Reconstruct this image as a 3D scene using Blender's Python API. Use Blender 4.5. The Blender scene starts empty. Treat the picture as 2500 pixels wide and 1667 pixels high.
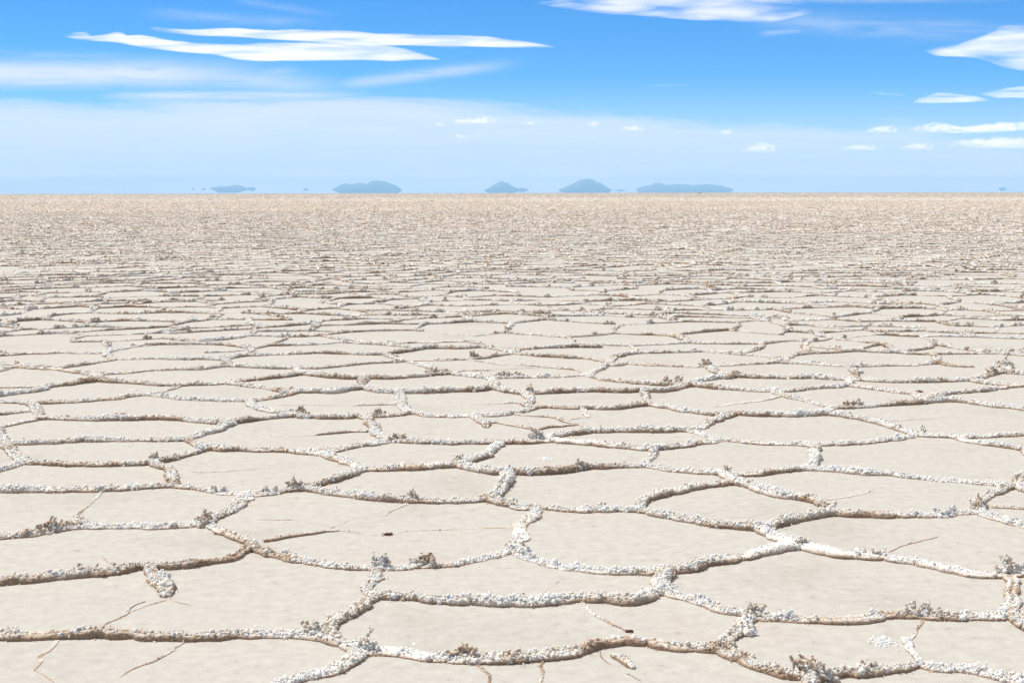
import bpy, math
import numpy as np
from mathutils import Matrix, Vector, Euler

# ------------------------------------------------------------------ basics
SC = bpy.context.scene
COL = SC.collection
rng = np.random.default_rng(7)
R = math.radians

W0, H0 = 2500.0, 1667.0            # the photograph's own pixel grid
F = 3500.0                         # focal length in those pixels
CAM_H = 1.60
PITCH = math.atan((H0 / 2 - 471.0) / F)
ROLL = R(-0.10)

cam_data = bpy.data.cameras.new('camera')
cam = bpy.data.objects.new('camera', cam_data)
COL.objects.link(cam)
cam_data.sensor_width = 36.0
cam_data.lens = F / W0 * 36.0
cam_data.clip_start = 0.05
cam_data.clip_end = 300000.0
cam.location = (0, 0, CAM_H)
MR = Euler((math.pi / 2 - PITCH, 0, 0)).to_matrix() @ Matrix.Rotation(ROLL, 3, 'Z')
cam.rotation_euler = MR.to_euler()
SC.camera = cam
MRn = np.array(MR)


def ray(px, py):
    d = MRn @ np.array([(px - W0 / 2) / F, -(py - H0 / 2) / F, -1.0])
    return d


def ground(px, py):
    d = ray(px, py)
    t = -CAM_H / d[2]
    return np.array([d[0] * t, d[1] * t])


def far(px, py, y):
    """point at distance y (metres ahead) seen at a pixel"""
    d = ray(px, py)
    return np.array([d[0] / d[1] * y, y, CAM_H + d[2] / d[1] * y])


def project(x, y, z=0.0):
    """world point(s) -> photo pixels"""
    p = np.stack([np.asarray(x, float), np.asarray(y, float), np.full(np.shape(x), float(z)) - CAM_H], -1) @ MRn
    w = np.where(p[..., 2] < -1e-3, -p[..., 2], np.nan)
    return p[..., 0] / w * F + W0 / 2, -p[..., 1] / w * F + H0 / 2


# ------------------------------------------------------------------ noise
def _h(ix, iy, iz, seed):
    n = (ix.astype(np.int64) * 374761393 + iy.astype(np.int64) * 668265263
         + iz.astype(np.int64) * 2147483647 + seed * 1274126177) & 0xFFFFFFFF
    n = ((n ^ (n >> 13)) * 1274126177) & 0xFFFFFFFF
    n = (n ^ (n >> 16)) & 0xFFFFFF
    return n.astype(np.float32) / 16777215.0


def noise(p, seed=0):
    """value noise 0..1 for points (N,3)"""
    p = np.asarray(p, np.float64)
    i = np.floor(p)
    f = (p - i).astype(np.float32)
    u = f * f * (3 - 2 * f)
    i = i.astype(np.int64)
    x0, y0, z0 = i[:, 0], i[:, 1], i[:, 2]
    out = 0
    for dx in (0, 1):
        wx = u[:, 0] if dx else 1 - u[:, 0]
        for dy in (0, 1):
            wy = u[:, 1] if dy else 1 - u[:, 1]
            for dz in (0, 1):
                wz = u[:, 2] if dz else 1 - u[:, 2]
                out = out + _h(x0 + dx, y0 + dy, z0 + dz, seed) * wx * wy * wz
    return out


def cells(p, seed):
    """distance 0..~1 to the nearest of scattered points: rounded, fused knobs when subtracted"""
    p = np.asarray(p, np.float64)
    i = np.floor(p)
    f = p - i
    s = np.where(f < .5, -1, 0)
    best = np.full(len(p), 9.0, np.float32)
    i = i.astype(np.int64)
    for dx in (0, 1):
        for dy in (0, 1):
            for dz in (0, 1):
                q = i + s + np.array([dx, dy, dz])
                d2 = 0
                for k in range(3):
                    d2 = d2 + (q[:, k] + .15 + .7 * _h(q[:, 0], q[:, 1], q[:, 2], seed + k * 7) - p[:, k]) ** 2
                best = np.minimum(best, d2)
    return np.sqrt(best)


def n2(xy, scale, seed):
    p = np.zeros((len(xy), 3))
    p[:, :2] = np.asarray(xy)[:, :2] * scale
    return noise(p, seed)


# ------------------------------------------------------------------ meshes
def link_mesh(name, V, Fq, mat, attr=None, parent=None, smooth=True):
    me = bpy.data.meshes.new(name)
    V = np.asarray(V, np.float32)
    nf = sum(len(f) for f in Fq)
    me.vertices.add(len(V))
    me.vertices.foreach_set('co', V.ravel())
    loops = np.concatenate([np.asarray(f, np.int32).ravel() for f in Fq if len(f)])
    sizes = np.concatenate([np.full(len(f), np.asarray(f).shape[1], np.int32) for f in Fq if len(f)])
    starts = np.concatenate([[0], np.cumsum(sizes)[:-1]]).astype(np.int32)
    me.loops.add(len(loops))
    me.loops.foreach_set('vertex_index', loops)
    me.polygons.add(nf)
    me.polygons.foreach_set('loop_start', starts)
    me.polygons.foreach_set('loop_total', sizes)
    if smooth:
        me.polygons.foreach_set('use_smooth', np.ones(nf, bool))
    me.update(calc_edges=True)
    if attr is not None:
        a = me.attributes.new('dust', 'FLOAT', 'POINT')
        a.data.foreach_set('value', np.asarray(attr, np.float32))
    me.materials.append(mat)
    o = bpy.data.objects.new(name, me)
    COL.objects.link(o)
    if parent is not None:
        o.parent = parent
    return o


def tag(o, label=None, cat=None, group=None, kind=None):
    for k, v in (('label', label), ('category', cat), ('group', group), ('kind', kind)):
        if v:
            o[k] = v
    return o


class Geo:
    def __init__(self):
        self.v, self.q, self.t, self.a, self.n = [], [], [], [], 0

    def add(self, v, q=None, t=None, a=None):
        if q is not None and len(q):
            self.q.append(np.asarray(q) + self.n)
        if t is not None and len(t):
            self.t.append(np.asarray(t) + self.n)
        self.v.append(np.asarray(v, np.float32))
        self.a.append(np.asarray(a, np.float32))
        self.n += len(v)

    def build(self, name, mat, parent=None, origin=None):
        V = np.concatenate(self.v)
        if origin is not None:
            V = V - np.asarray(origin, np.float32)
        Fs = []
        if self.q:
            Fs.append(np.concatenate(self.q))
        if self.t:
            Fs.append(np.concatenate(self.t))
        o = link_mesh(name, V, Fs, mat, np.concatenate(self.a), parent)
        if origin is not None and parent is None:
            o.location = origin
        return o


_p = (1 + 5 ** 0.5) / 2
ICO_V = np.array([[-1, _p, 0], [1, _p, 0], [-1, -_p, 0], [1, -_p, 0], [0, -1, _p], [0, 1, _p], [0, -1, -_p],
                  [0, 1, -_p], [_p, 0, -1], [_p, 0, 1], [-_p, 0, -1], [-_p, 0, 1]]) / math.hypot(1, _p)
ICO_F = np.array([[0, 11, 5], [0, 5, 1], [0, 1, 7], [0, 7, 10], [0, 10, 11], [1, 5, 9], [5, 11, 4], [11, 10, 2],
                  [10, 7, 6], [7, 1, 8], [3, 9, 4], [3, 4, 2], [3, 2, 6], [3, 6, 8], [3, 8, 9], [4, 9, 5],
                  [2, 4, 11], [6, 2, 10], [8, 6, 7], [9, 8, 1]])
OCT_V = np.array([[1, 0, 0], [-1, 0, 0], [0, 1, 0], [0, -1, 0], [0, 0, 1], [0, 0, -.6]], float)
OCT_F = np.array([[0, 2, 4], [2, 1, 4], [1, 3, 4], [3, 0, 4]])


def lumps(geo, C, r, dust, jit=0.22, octa=False, zs=0.95):
    """many small rounded crystals at C (N,3)"""
    n = len(C)
    if not n:
        return
    BV, BF = (OCT_V, OCT_F) if octa else (ICO_V, ICO_F)
    k = len(BV)
    ang = rng.uniform(0, 2 * np.pi, n)
    ca, sa = np.cos(ang), np.sin(ang)
    B = np.repeat(BV[None], n, 0)
    til = rng.uniform(-.8, .8, n)
    ct, st = np.cos(til), np.sin(til)
    y = B[:, :, 1] * ct[:, None] - B[:, :, 2] * st[:, None]
    z = B[:, :, 1] * st[:, None] + B[:, :, 2] * ct[:, None]
    x = B[:, :, 0]
    X = x * ca[:, None] - y * sa[:, None]
    Y = x * sa[:, None] + y * ca[:, None]
    B = np.stack([X, Y, z * zs], -1) * (1 + rng.uniform(-jit, jit, (n, k, 1)))
    V = C[:, None, :] + B * np.asarray(r)[:, None, None]
    T = (BF[None] + (np.arange(n) * k)[:, None, None]).reshape(-1, 3)
    geo.add(V.reshape(-1, 3), t=T, a=np.repeat(dust, k))


def resample(P, ds):
    P = np.asarray(P, float)
    for _ in range(2):                                   # corner cutting, ends kept
        if len(P) > 2:
            Q = [P[0]]
            for a, b in zip(P[:-1], P[1:]):
                Q += [a * .75 + b * .25, a * .25 + b * .75]
            Q[1:2] = []
            Q[-1:] = []
            Q.append(P[-1])
            P = np.array(Q)
    seg = np.hypot(*(np.diff(P, axis=0).T))
    s = np.concatenate([[0], np.cumsum(seg)])
    n = max(3, int(s[-1] / ds) + 1)
    t = np.linspace(0, s[-1], n)
    return np.stack([np.interp(t, s, P[:, 0]), np.interp(t, s, P[:, 1])], 1), t, s[-1]


# level of detail by distance: step, section points, lump spacing factor
def lod(D):
    if D < 7.5:
        return dict(ds=.0034, M=34, lump=1900, r0=.0039, fine=3)
    if D < 11:
        return dict(ds=.0050, M=26, lump=1500, r0=.0044, fine=3)
    if D < 18:
        return dict(ds=.014, M=12, lump=1100, r0=.0056, fine=2)
    if D < 30:
        return dict(ds=.028, M=9, lump=420, r0=.0088, fine=1)
    if D < 55:
        return dict(ds=.055, M=7, lump=36, r0=.026, fine=0)
    if D < 130:
        return dict(ds=.10, M=5, lump=9, r0=.042, fine=0)
    if D < 240:
        return dict(ds=.24, M=3, lump=0, r0=.06, fine=0)
    return dict(ds=.50, M=3, lump=0, r0=.06, fine=0)


def ridge(geo, P, a0, h0, L, taper=(0, 0), brown=0.0, cap=None):
    """one pressure ridge of salt: a lumpy crust with overhanging lips and popcorn crystals"""
    C, t, length = resample(P, L['ds'])
    n, M = len(C), L['M']
    # meander with a field of position, so that ridges still meet at their junctions
    k = max(.30, min(1.0, a0 / .04))
    C = C + k * .050 * (np.stack([n2(C, 7.0, 1), n2(C, 7.0, 2)], 1) - .5) \
          + k * .034 * (np.stack([n2(C, 19.0, 3), n2(C, 19.0, 4)], 1) - .5)
    T = np.gradient(C, axis=0)
    T /= np.maximum(np.hypot(T[:, 0], T[:, 1]), 1e-9)[:, None]
    N = np.stack([-T[:, 1], T[:, 0]], 1)
    env = np.ones(n)
    if taper[0]:
        env = np.minimum(env, np.clip(t / (taper[0] * length), 0.02, 1) ** .6)
    if taper[1]:
        env = np.minimum(env, np.clip((length - t) / (taper[1] * length), 0.02, 1) ** .6)
    big = n2(C, 1.3, 8)
    if a0 < .012:                                          # cracks break up and fade
        env = env * (.50 + .6 * np.clip(n2(C, 9.0, 15) * 2.2 - .5, 0, 1))
    a = a0 * (.42 + .55 * n2(C, 2.3, 12) + .42 * n2(C, 7.0, 5) + .32 * n2(C, 19., 6)) * (.25 + .75 * env)
    h = h0 * (.35 + .8 * n2(C, 4.5, 7) + .55 * n2(C, 14., 9)) * (.25 + 1.5 * big) * (.3 + .7 * env)
    shift = (n2(C, 3.1, 10) - .5) * .9                     # crest leans to one side
    groove = np.clip((n2(C, 2.6, 11) - .42) * 5, 0, 1)
    if L['M'] >= 7:
        th = np.linspace(0, np.pi, M - 2)
        ct, st = np.cos(th), np.sin(th)
        sx = np.concatenate([[.72], np.sign(ct) * np.abs(ct) ** .75, [-.72]])
        sz = np.concatenate([[-.02], .12 + .88 * st ** .8, [-.02]])
    elif M == 5:
        sx = np.array([1.0, .7, 0, -.7, -1.0])
        sz = np.array([-.02, .7, 1.0, .7, -.02])
    else:
        sx = np.array([1.0, 0, -1.0])
        sz = np.array([-.02, 1.0, -.02])
    X = a[:, None] * (sx[None] + shift[:, None] * np.clip(sz, 0, 1)[None] * .45)
    Z = h[:, None] * sz[None]
    Z -= (h * groove)[:, None] * .55 * np.exp(-((sx / .30) ** 2))[None] * (sz > .3)[None]
    V = np.empty((n, M, 3))
    V[:, :, :2] = C[:, None] + N[:, None] * X[:, :, None]
    V[:, :, 2] = Z
    nd = np.empty((n, M, 3))
    nd[:, :, :2] = N[:, None] * sx[None, :, None]
    nd[:, :, 2] = np.clip(sz, 0, 1)[None] * .9
    Vf = V.reshape(-1, 3)
    amp = min(a0 * .5, h0) * .85
    d = np.zeros(len(Vf), np.float32)
    if L['fine'] >= 3:
        up = np.tile(np.clip(sz, 0, 1) ** .5, n)
        d += (noise(Vf * 30, 21) - .42) * .9
        d += (.62 - cells(Vf * 62, 26)) * 1.25 * up
        d += (.60 - cells(Vf * 130, 27)) * .62 * up
        d += (noise(Vf * 260, 23) - .5) * .35
    elif L['fine'] >= 1:
        d += (noise(Vf * 34, 21) - .42) * 1.25
    if L['fine'] == 2:
        d += (np.abs(noise(Vf * 80, 22) - .5) * 2 - .3) * .75
    if L['fine'] == 0:
        d += rng.uniform(-.35, .55, len(Vf)) * .9
    dd = (d.reshape(n, M) * amp)[:, :, None] * (sz > 0)[None, :, None] * np.array([.55, .55, .62])
    V = V + nd * dd
    low = sz <= 0
    V[:, low, 2] = -.006
    V[:, ~low, 2] = np.maximum(V[:, ~low, 2], .001)
    ii = np.arange(n - 1)[:, None] * M + np.arange(M - 1)[None]
    Q = np.stack([ii, ii + 1, ii + 1 + M, ii + M], -1).reshape(-1, 4)
    bf = brown_field(C) if L['fine'] >= 2 else np.zeros(n)
    # dust: tan crust along the flanks, cleaner white crystals on top, in patches
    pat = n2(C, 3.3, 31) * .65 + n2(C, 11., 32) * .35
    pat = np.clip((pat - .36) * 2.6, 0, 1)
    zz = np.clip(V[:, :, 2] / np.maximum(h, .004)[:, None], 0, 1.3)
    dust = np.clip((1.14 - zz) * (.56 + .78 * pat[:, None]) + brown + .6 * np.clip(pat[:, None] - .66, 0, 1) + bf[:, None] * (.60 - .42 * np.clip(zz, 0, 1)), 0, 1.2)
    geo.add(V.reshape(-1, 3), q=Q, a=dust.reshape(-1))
    cap = cap if cap is not None else geo
    # end caps
    for row, fl in ((0, 0), (n - 1, 1)):
        if M >= 5:
            idx = row * M + np.arange(M)
            cen = V[row].mean(0)
            v = np.concatenate([V[row], cen[None]])
            e = np.stack([np.arange(M - 1), np.arange(1, M), np.full(M - 1, M)], 1)
            geo.add(v, t=e[:, ::-1] if fl else e, a=np.full(M + 1, .4))
    # popcorn crystals
    m = int(L['lump'] * length * min(1.3, a0 / .033))
    if m:
        i = rng.integers(0, n, m)
        keep = rng.random(m) < (.25 + .75 * env[i]) * (1 - .2 * bf[i]) * np.clip(-.10 + 1.9 * n2(C[i], 2.4, 77), .05, 1)
        i = i[keep]
        m = len(i)
        j = np.clip(np.rint((M - 1) / 2 + rng.normal(0, .135 * M, m)), 1, M - 2).astype(int)
        c = V[i, j] + rng.normal(0, .0025, (m, 3))
        r = L['r0'] * np.exp(np.minimum(rng.normal(-.08, .40, m), .62)) * np.clip(a[i] / .026, .45, 1.15)
        bigger = rng.random(m) < .10
        r = np.where(bigger, r * 1.8, r)
        c[:, 2] = np.maximum(c[:, 2] - bigger * r * .45 + r * np.maximum(rng.normal(-.15, .45, m), -.5), r * .3)
        du = np.clip(dust[i, j] * .88 + rng.normal(-.02, .12, m), 0, 1)
        lumps(cap, c, r, du, octa=L['r0'] > .02, jit=.30)
        if L['fine'] >= 3:                               # finer grains between the big ones
            q = rng.integers(0, m, m // 2)
            m = len(q)
            c2 = c[q] + rng.normal(0, 1, (m, 3)) * r[q][:, None] * .75
            r2 = r[q] * rng.uniform(.4, .65, m)
            c2[:, 2] = np.maximum(c2[:, 2], r2 * .3)
            lumps(cap, c2, r2, du[q], octa=True, jit=.2)
    # a few loose crumbs beside the foot of the ridge
    if L['fine'] >= 2 and a0 > .025:
        m = int(90 * length)
        i = rng.integers(0, n, m)
        off = a[i] * rng.choice([-1, 1], m) * (1.0 + np.abs(rng.normal(0, .35, m)))
        c = np.zeros((m, 3))
        c[:, :2] = C[i] + N[i] * off[:, None]
        r = L['r0'] * np.exp(rng.normal(-.75, .40, m))
        c[:, 2] = r * .4
        lumps(cap, c, r, rng.uniform(.1, .6, m))
    return C, N, a, h, length


def tuft_geo(base, ax, hgt, spread, br=9, L=None, brown=.75, lean=(0, 0)):
    """a spiky clump of brown crystals pushed up out of the ridge"""
    g = Geo()
    r0 = (L['r0'] if L else .008) * 1.5
    hgt = hgt * .50
    brown = brown * .82
    spread = spread * .8
    br = int(br * 1.5) + 2
    cs, rs, du = [], [], []
    for b in range(br):
        u = rng.normal(0, .38)
        p = np.array([base[0] + ax[0] * u * spread + rng.normal(0, .009),
                      base[1] + ax[1] * u * spread + rng.normal(0, .009), .010])
        hh = hgt * (1.05 - .75 * min(1.2, abs(u))) * rng.uniform(.35, 1.1)
        steps = max(4, int(hh / (r0 * .75)))
        d = np.array([rng.normal(lean[0], .20), rng.normal(lean[1], .20), 1.0])
        for k in range(steps):
            f = k / steps
            p = p + d * hh / steps + rng.normal(0, .0035, 3)
            d[:2] += rng.normal(0, .12, 2)
            cs.append(p.copy())
            rs.append(r0 * (2.0 - 1.1 * f) * rng.uniform(.7, 1.25))
            du.append(brown * (.55 + .5 * f) + rng.normal(0, .14))
            if rng.random() < .35:                       # side twig
                q = p + rng.normal(0, r0 * 1.25, 3)
                cs.append(q)
                rs.append(r0 * rng.uniform(.4, .8))
                du.append(brown + rng.normal(0, .2))
    if r0 < .0075:                                           # needle tips
        q = rng.integers(0, len(cs), br * 3)
        lumps(g, np.array(cs)[q] + rng.normal(0, r0 * .6, (len(q), 3)) + np.array([0, 0, r0 * .8]),
              r0 * rng.uniform(.28, .5, len(q)), np.clip(brown + rng.normal(.15, .2, len(q)), 0, 1.2), octa=True, zs=1.7)
    for u in np.linspace(-1, 1, 9):                          # the common foot of the clump
        cs.append(np.array([base[0] + ax[0] * u * spread * .8, base[1] + ax[1] * u * spread * .8, .010]))
        rs.append(max(r0 * 1.5, spread * .16))
        du.append(brown * .7)
    lumps(g, np.array(cs), np.array(rs), np.clip(np.array(du), 0, 1.2), jit=.38)
    return g


# ------------------------------------------------------------------ materials
def nmat(name):
    m = bpy.data.materials.new(name)
    m.use_nodes = True
    nt = m.node_tree
    b = nt.nodes['Principled BSDF']
    return m, nt, b


def node(nt, typ, **kw):
    n = nt.nodes.new(typ)
    for k, v in kw.items():
        if k.startswith('i_'):
            key = k[2:]
            key = int(key) if key.isdigit() else key
            n.inputs[key].default_value = v
        else:
            setattr(n, k, v)
    return n


def ramp(nt, stops):
    r = nt.nodes.new('ShaderNodeValToRGB')
    el = r.color_ramp.elements
    while len(el) < len(stops):
        el.new(.5)
    for e, (p, c) in zip(el, stops):
        e.position = p
        e.color = c if len(c) == 4 else (*c, 1)
    return r


def salt_material():
    m, nt, b = nmat('salt_crust')
    lk = nt.links.new
    at = node(nt, 'ShaderNodeAttribute', attribute_name='dust')
    geo = nt.nodes.new('ShaderNodeNewGeometry')
    nz = node(nt, 'ShaderNodeTexNoise', i_Scale=55.0, i_Detail=3.0)
    lk(geo.outputs['Position'], nz.inputs['Vector'])
    a = node(nt, 'ShaderNodeMath', operation='MULTIPLY_ADD')
    lk(nz.outputs['Fac'], a.inputs[0])
    a.inputs[1].default_value = .55
    s = node(nt, 'ShaderNodeMath', operation='ADD', i_1=-.27)
    lk(at.outputs['Fac'], s.inputs[0])
    lk(s.outputs[0], a.inputs[2])
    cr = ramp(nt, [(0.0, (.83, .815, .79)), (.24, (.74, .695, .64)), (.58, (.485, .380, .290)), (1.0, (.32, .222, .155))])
    lk(a.outputs[0], cr.inputs['Fac'])
    lk(cr.outputs['Color'], b.inputs['Base Color'])
    b.inputs['Roughness'].default_value = .75
    b.inputs['Specular IOR Level'].default_value = .25
    b.inputs['Subsurface Weight'].default_value = .60
    b.inputs['Subsurface Radius'].default_value = (1.0, .72, .50)
    b.inputs['Subsurface Scale'].default_value = .014
    bn = node(nt, 'ShaderNodeTexNoise', i_Scale=320.0, i_Detail=2.0)
    lk(geo.outputs['Position'], bn.inputs['Vector'])
    bp = node(nt, 'ShaderNodeBump', i_Strength=.5, i_Distance=.0025)
    lk(bn.outputs['Fac'], bp.inputs['Height'])
    lk(bp.outputs['Normal'], b.inputs['Normal'])
    return m


def flat_material():
    m, nt, b = nmat('salt_plate')
    lk = nt.links.new
    geo = nt.nodes.new('ShaderNodeNewGeometry')

    def nz(scale, det=4.0, rough=.55):
        n = node(nt, 'ShaderNodeTexNoise', i_Scale=scale, i_Detail=det, i_Roughness=rough)
        lk(geo.outputs['Position'], n.inputs['Vector'])
        return n
    big = nz(1.1)
    c1 = ramp(nt, [(.30, (.515, .490, .445)), (.44, (.556, .536, .497)), (.56, (.564, .542, .500)), (.70, (.560, .514, .473))])
    lk(big.outputs['Fac'], c1.inputs['Fac'])
    mid = nz(17.0, 7.0, .68)
    c2 = ramp(nt, [(.27, (.66, .64, .63)), (.38, (.925, .915, .91)), (.54, (1, 1, 1)), (.68, (1.08, 1.08, 1.08))])
    lk(mid.outputs['Fac'], c2.inputs['Fac'])
    mx = node(nt, 'ShaderNodeMix', data_type='RGBA', blend_type='MULTIPLY')
    mx.inputs['Factor'].default_value = 1.0
    lk(c1.outputs['Color'], mx.inputs['A'])
    lk(c2.outputs['Color'], mx.inputs['B'])
    # small dark pits
    pit = nz(95.0, 3.0, .6)
    c4 = ramp(nt, [(.255, (.62, .58, .55)), (.32, (1, 1, 1))])
    lk(pit.outputs['Fac'], c4.inputs['Fac'])
    mx3 = node(nt, 'ShaderNodeMix', data_type='RGBA', blend_type='MULTIPLY')
    mx3.inputs['Factor'].default_value = 1.0
    lk(mx.outputs['Result'], mx3.inputs['A'])
    lk(c4.outputs['Color'], mx3.inputs['B'])
    mx = mx3
    # whiter dusting in scattered flakes
    fl = nz(13.0, 6.0, .75)
    c3 = ramp(nt, [(.61, (0, 0, 0)), (.70, (1, 1, 1))])
    lk(fl.outputs['Fac'], c3.inputs['Fac'])
    mx2 = node(nt, 'ShaderNodeMix', data_type='RGBA')
    lk(c3.outputs['Color'], mx2.inputs['Factor'])
    lk(mx.outputs['Result'], mx2.inputs['A'])
    mx2.inputs['B'].default_value = (.63, .615, .585, 1)
    lk(mx2.outputs['Result'], b.inputs['Base Color'])
    b.inputs['Roughness'].default_value = .8
    b.inputs['Specular IOR Level'].default_value = .2
    bn = nz(22.0, 8.0, .72)
    bp = node(nt, 'ShaderNodeBump', i_Strength=.75, i_Distance=.006)
    lk(bn.outputs['Fac'], bp.inputs['Height'])
    lk(bp.outputs['Normal'], b.inputs['Normal'])
    return m


def plain(name, col, rough=.8, var=.25, scale=3.0):
    m, nt, b = nmat(name)
    lk = nt.links.new
    tc = nt.nodes.new('ShaderNodeTexCoord')
    n = node(nt, 'ShaderNodeTexNoise', i_Scale=scale, i_Detail=4.0)
    lk(tc.outputs['Object'], n.inputs['Vector'])
    cr = ramp(nt, [(.3, tuple(c * (1 - var) for c in col)), (.7, tuple(c * (1 + var) for c in col))])
    lk(n.outputs['Fac'], cr.inputs['Fac'])
    lk(cr.outputs['Color'], b.inputs['Base Color'])
    b.inputs['Roughness'].default_value = rough
    return m


M_SALT = salt_material()
M_FLAT = flat_material()
M_MUD = plain('red_mud', (.17, .052, .026), .85, .5, 60)
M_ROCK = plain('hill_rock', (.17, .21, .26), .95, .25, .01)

# ------------------------------------------------------------------ the ground sheet
EXT = 28500.0


def build_ground():
    rad = np.concatenate([[0.0], np.geomspace(1.5, EXT, 90)])
    K = 96
    th = np.linspace(0, 2 * np.pi, K, endpoint=False)
    V = [[0, 0, 0]]
    for r in rad[1:]:
        V += [[r * math.cos(q), r * math.sin(q), 0] for q in th]
    V = np.array(V)
    tri = np.array([[0, 1 + i, 1 + (i + 1) % K] for i in range(K)])
    q = []
    for k in range(len(rad) - 2):
        b0, b1 = 1 + k * K, 1 + (k + 1) * K
        for i in range(K):
            j = (i + 1) % K
            q.append([b0 + i, b1 + i, b1 + j, b0 + j])
    o = link_mesh('salt_flat', V, [np.array(q), tri], M_FLAT)
    tag(o, 'pale beige salt flat of flat plates reaching the horizon', kind='structure')


build_ground()

# ------------------------------------------------------------------ traced ridges
# tile origin + scale: points were read off enlargements of the photograph
TILES = {'A': (1250, 3.76, 625), 'B': (1000, 3.76, 625), 'C': (800, 4.704, 500)}


def pt(s):
    """'B2:1230,480' -> photo pixel"""
    tl, xy = s.split(':')
    x, y = map(float, xy.split(','))
    oy, sc, st = TILES[tl[0]]
    return np.array([x / sc + int(tl[1]) * st, y / sc + oy])


J = {k: np.array(v, float) for k, v in {
    'JB': (617, 1340), 'JC': (917, 1391), 'JD': (1245, 1345), 'JE': (912, 1460), 'JF': (1625, 1444),
    'JG': (793, 1560), 'JH': (875, 1596), 'JI': (1763, 1588), 'JJ': (1617, 1396), 'JK': (1953, 1330),
    'JL': (1824, 1505), 'JM': (2467, 1499), 'JN': (1987, 1662), 'JO': (2465, 1404), 'JP': (372, 1392),
    'JQ': (2247, 1624), 'J43': (96, 1024), 'J0': (566, 1035), 'J2': (457, 1073), 'J3': (11, 1081), 'J4': (69, 1131),
    'J5': (371, 1131), 'J6': (506, 1099), 'J7': (774, 1107), 'J8': (431, 1187), 'J9': (604, 1206),
    'J10': (748, 1198), 'J11': (500, 1278), 'J12': (207, 1289), 'J13': (957, 1078), 'J14': (891, 1150),
    'J15': (1114, 1139), 'J16': (1218, 1083), 'J17': (1250, 1155), 'J18': (1202, 1222), 'J19': (1572, 1138),
    'J20': (1314, 1240), 'J21': (1332, 1078), 'J22': (1566, 1248), 'J23': (1793, 1175), 'J24': (1866, 1295),
    'J25': (1769, 1160), 'J26': (1977, 1148), 'J27': (2003, 1228), 'J28': (1598, 1097), 'J29': (1755, 1075),
    'J30': (1686, 1051), 'J31': (1440, 1056), 'J32': (1797, 1012), 'J33': (1984, 1088), 'J34': (2242, 1065),
    'J35': (2476, 1185), 'J36': (2388, 1250), 'J37': (2035, 1255), 'J38': (2010, 1013), 'J39': (2324, 1069),
    'J40': (74, 986), 'J41': (361, 965), 'J42': (613, 980), 'J44': (442, 943), 'J45': (551, 937),
    'J46': (244, 931), 'J47': (113, 946), 'J48': (234, 916), 'J49': (560, 895), 'J50': (136, 902), 'J51': (276, 878),
    'J52': (545, 881), 'J53': (253, 863), 'J54': (615, 852), 'J57': (883, 950), 'J58': (740, 1020),
    'J59': (730, 960), 'J60': (740, 915), 'J61': (887, 923), 'J62': (1096, 914), 'J63': (725, 899),
    'J64': (993, 882), 'J65': (978, 960), 'J66': (1198, 950), 'J67': (1010, 1010), 'J68': (895, 1015),
    'J69': (1159, 1015), 'J72': (585, 871), 'J73': (938, 867), 'J74': (1032, 852), 'J76': (1140, 879),
    'J77': (1251, 864), 'J78': (1176, 848), 'J79': (1483, 886), 'J81': (1202, 924), 'J82': (1432, 917),
    'J84': (1528, 888), 'J86': (1285, 964), 'J88': (1287, 990), 'J89': (1304, 997), 'J90': (1425, 999),
    'J87': (1564, 956), 'J91': (1585, 990), 'J92': (1893, 954), 'J93': (1687, 943), 'J94': (1776, 922),
    'J95': (2074, 928), 'J96': (1725, 895), 'J97': (1912, 886), 'J98': (2079, 897), 'J99': (1713, 859),
    'J100': (2085, 858), 'J102': (2072, 943), 'J103': (1914, 966), 'J104': (2028, 998), 'J106': (2270, 983),
    'J108': (2370, 929), 'J109': (2446, 911), 'J110': (2287, 888), 'J111': (2283, 866), 'J71': (832, 836),
}.items()}

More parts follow.
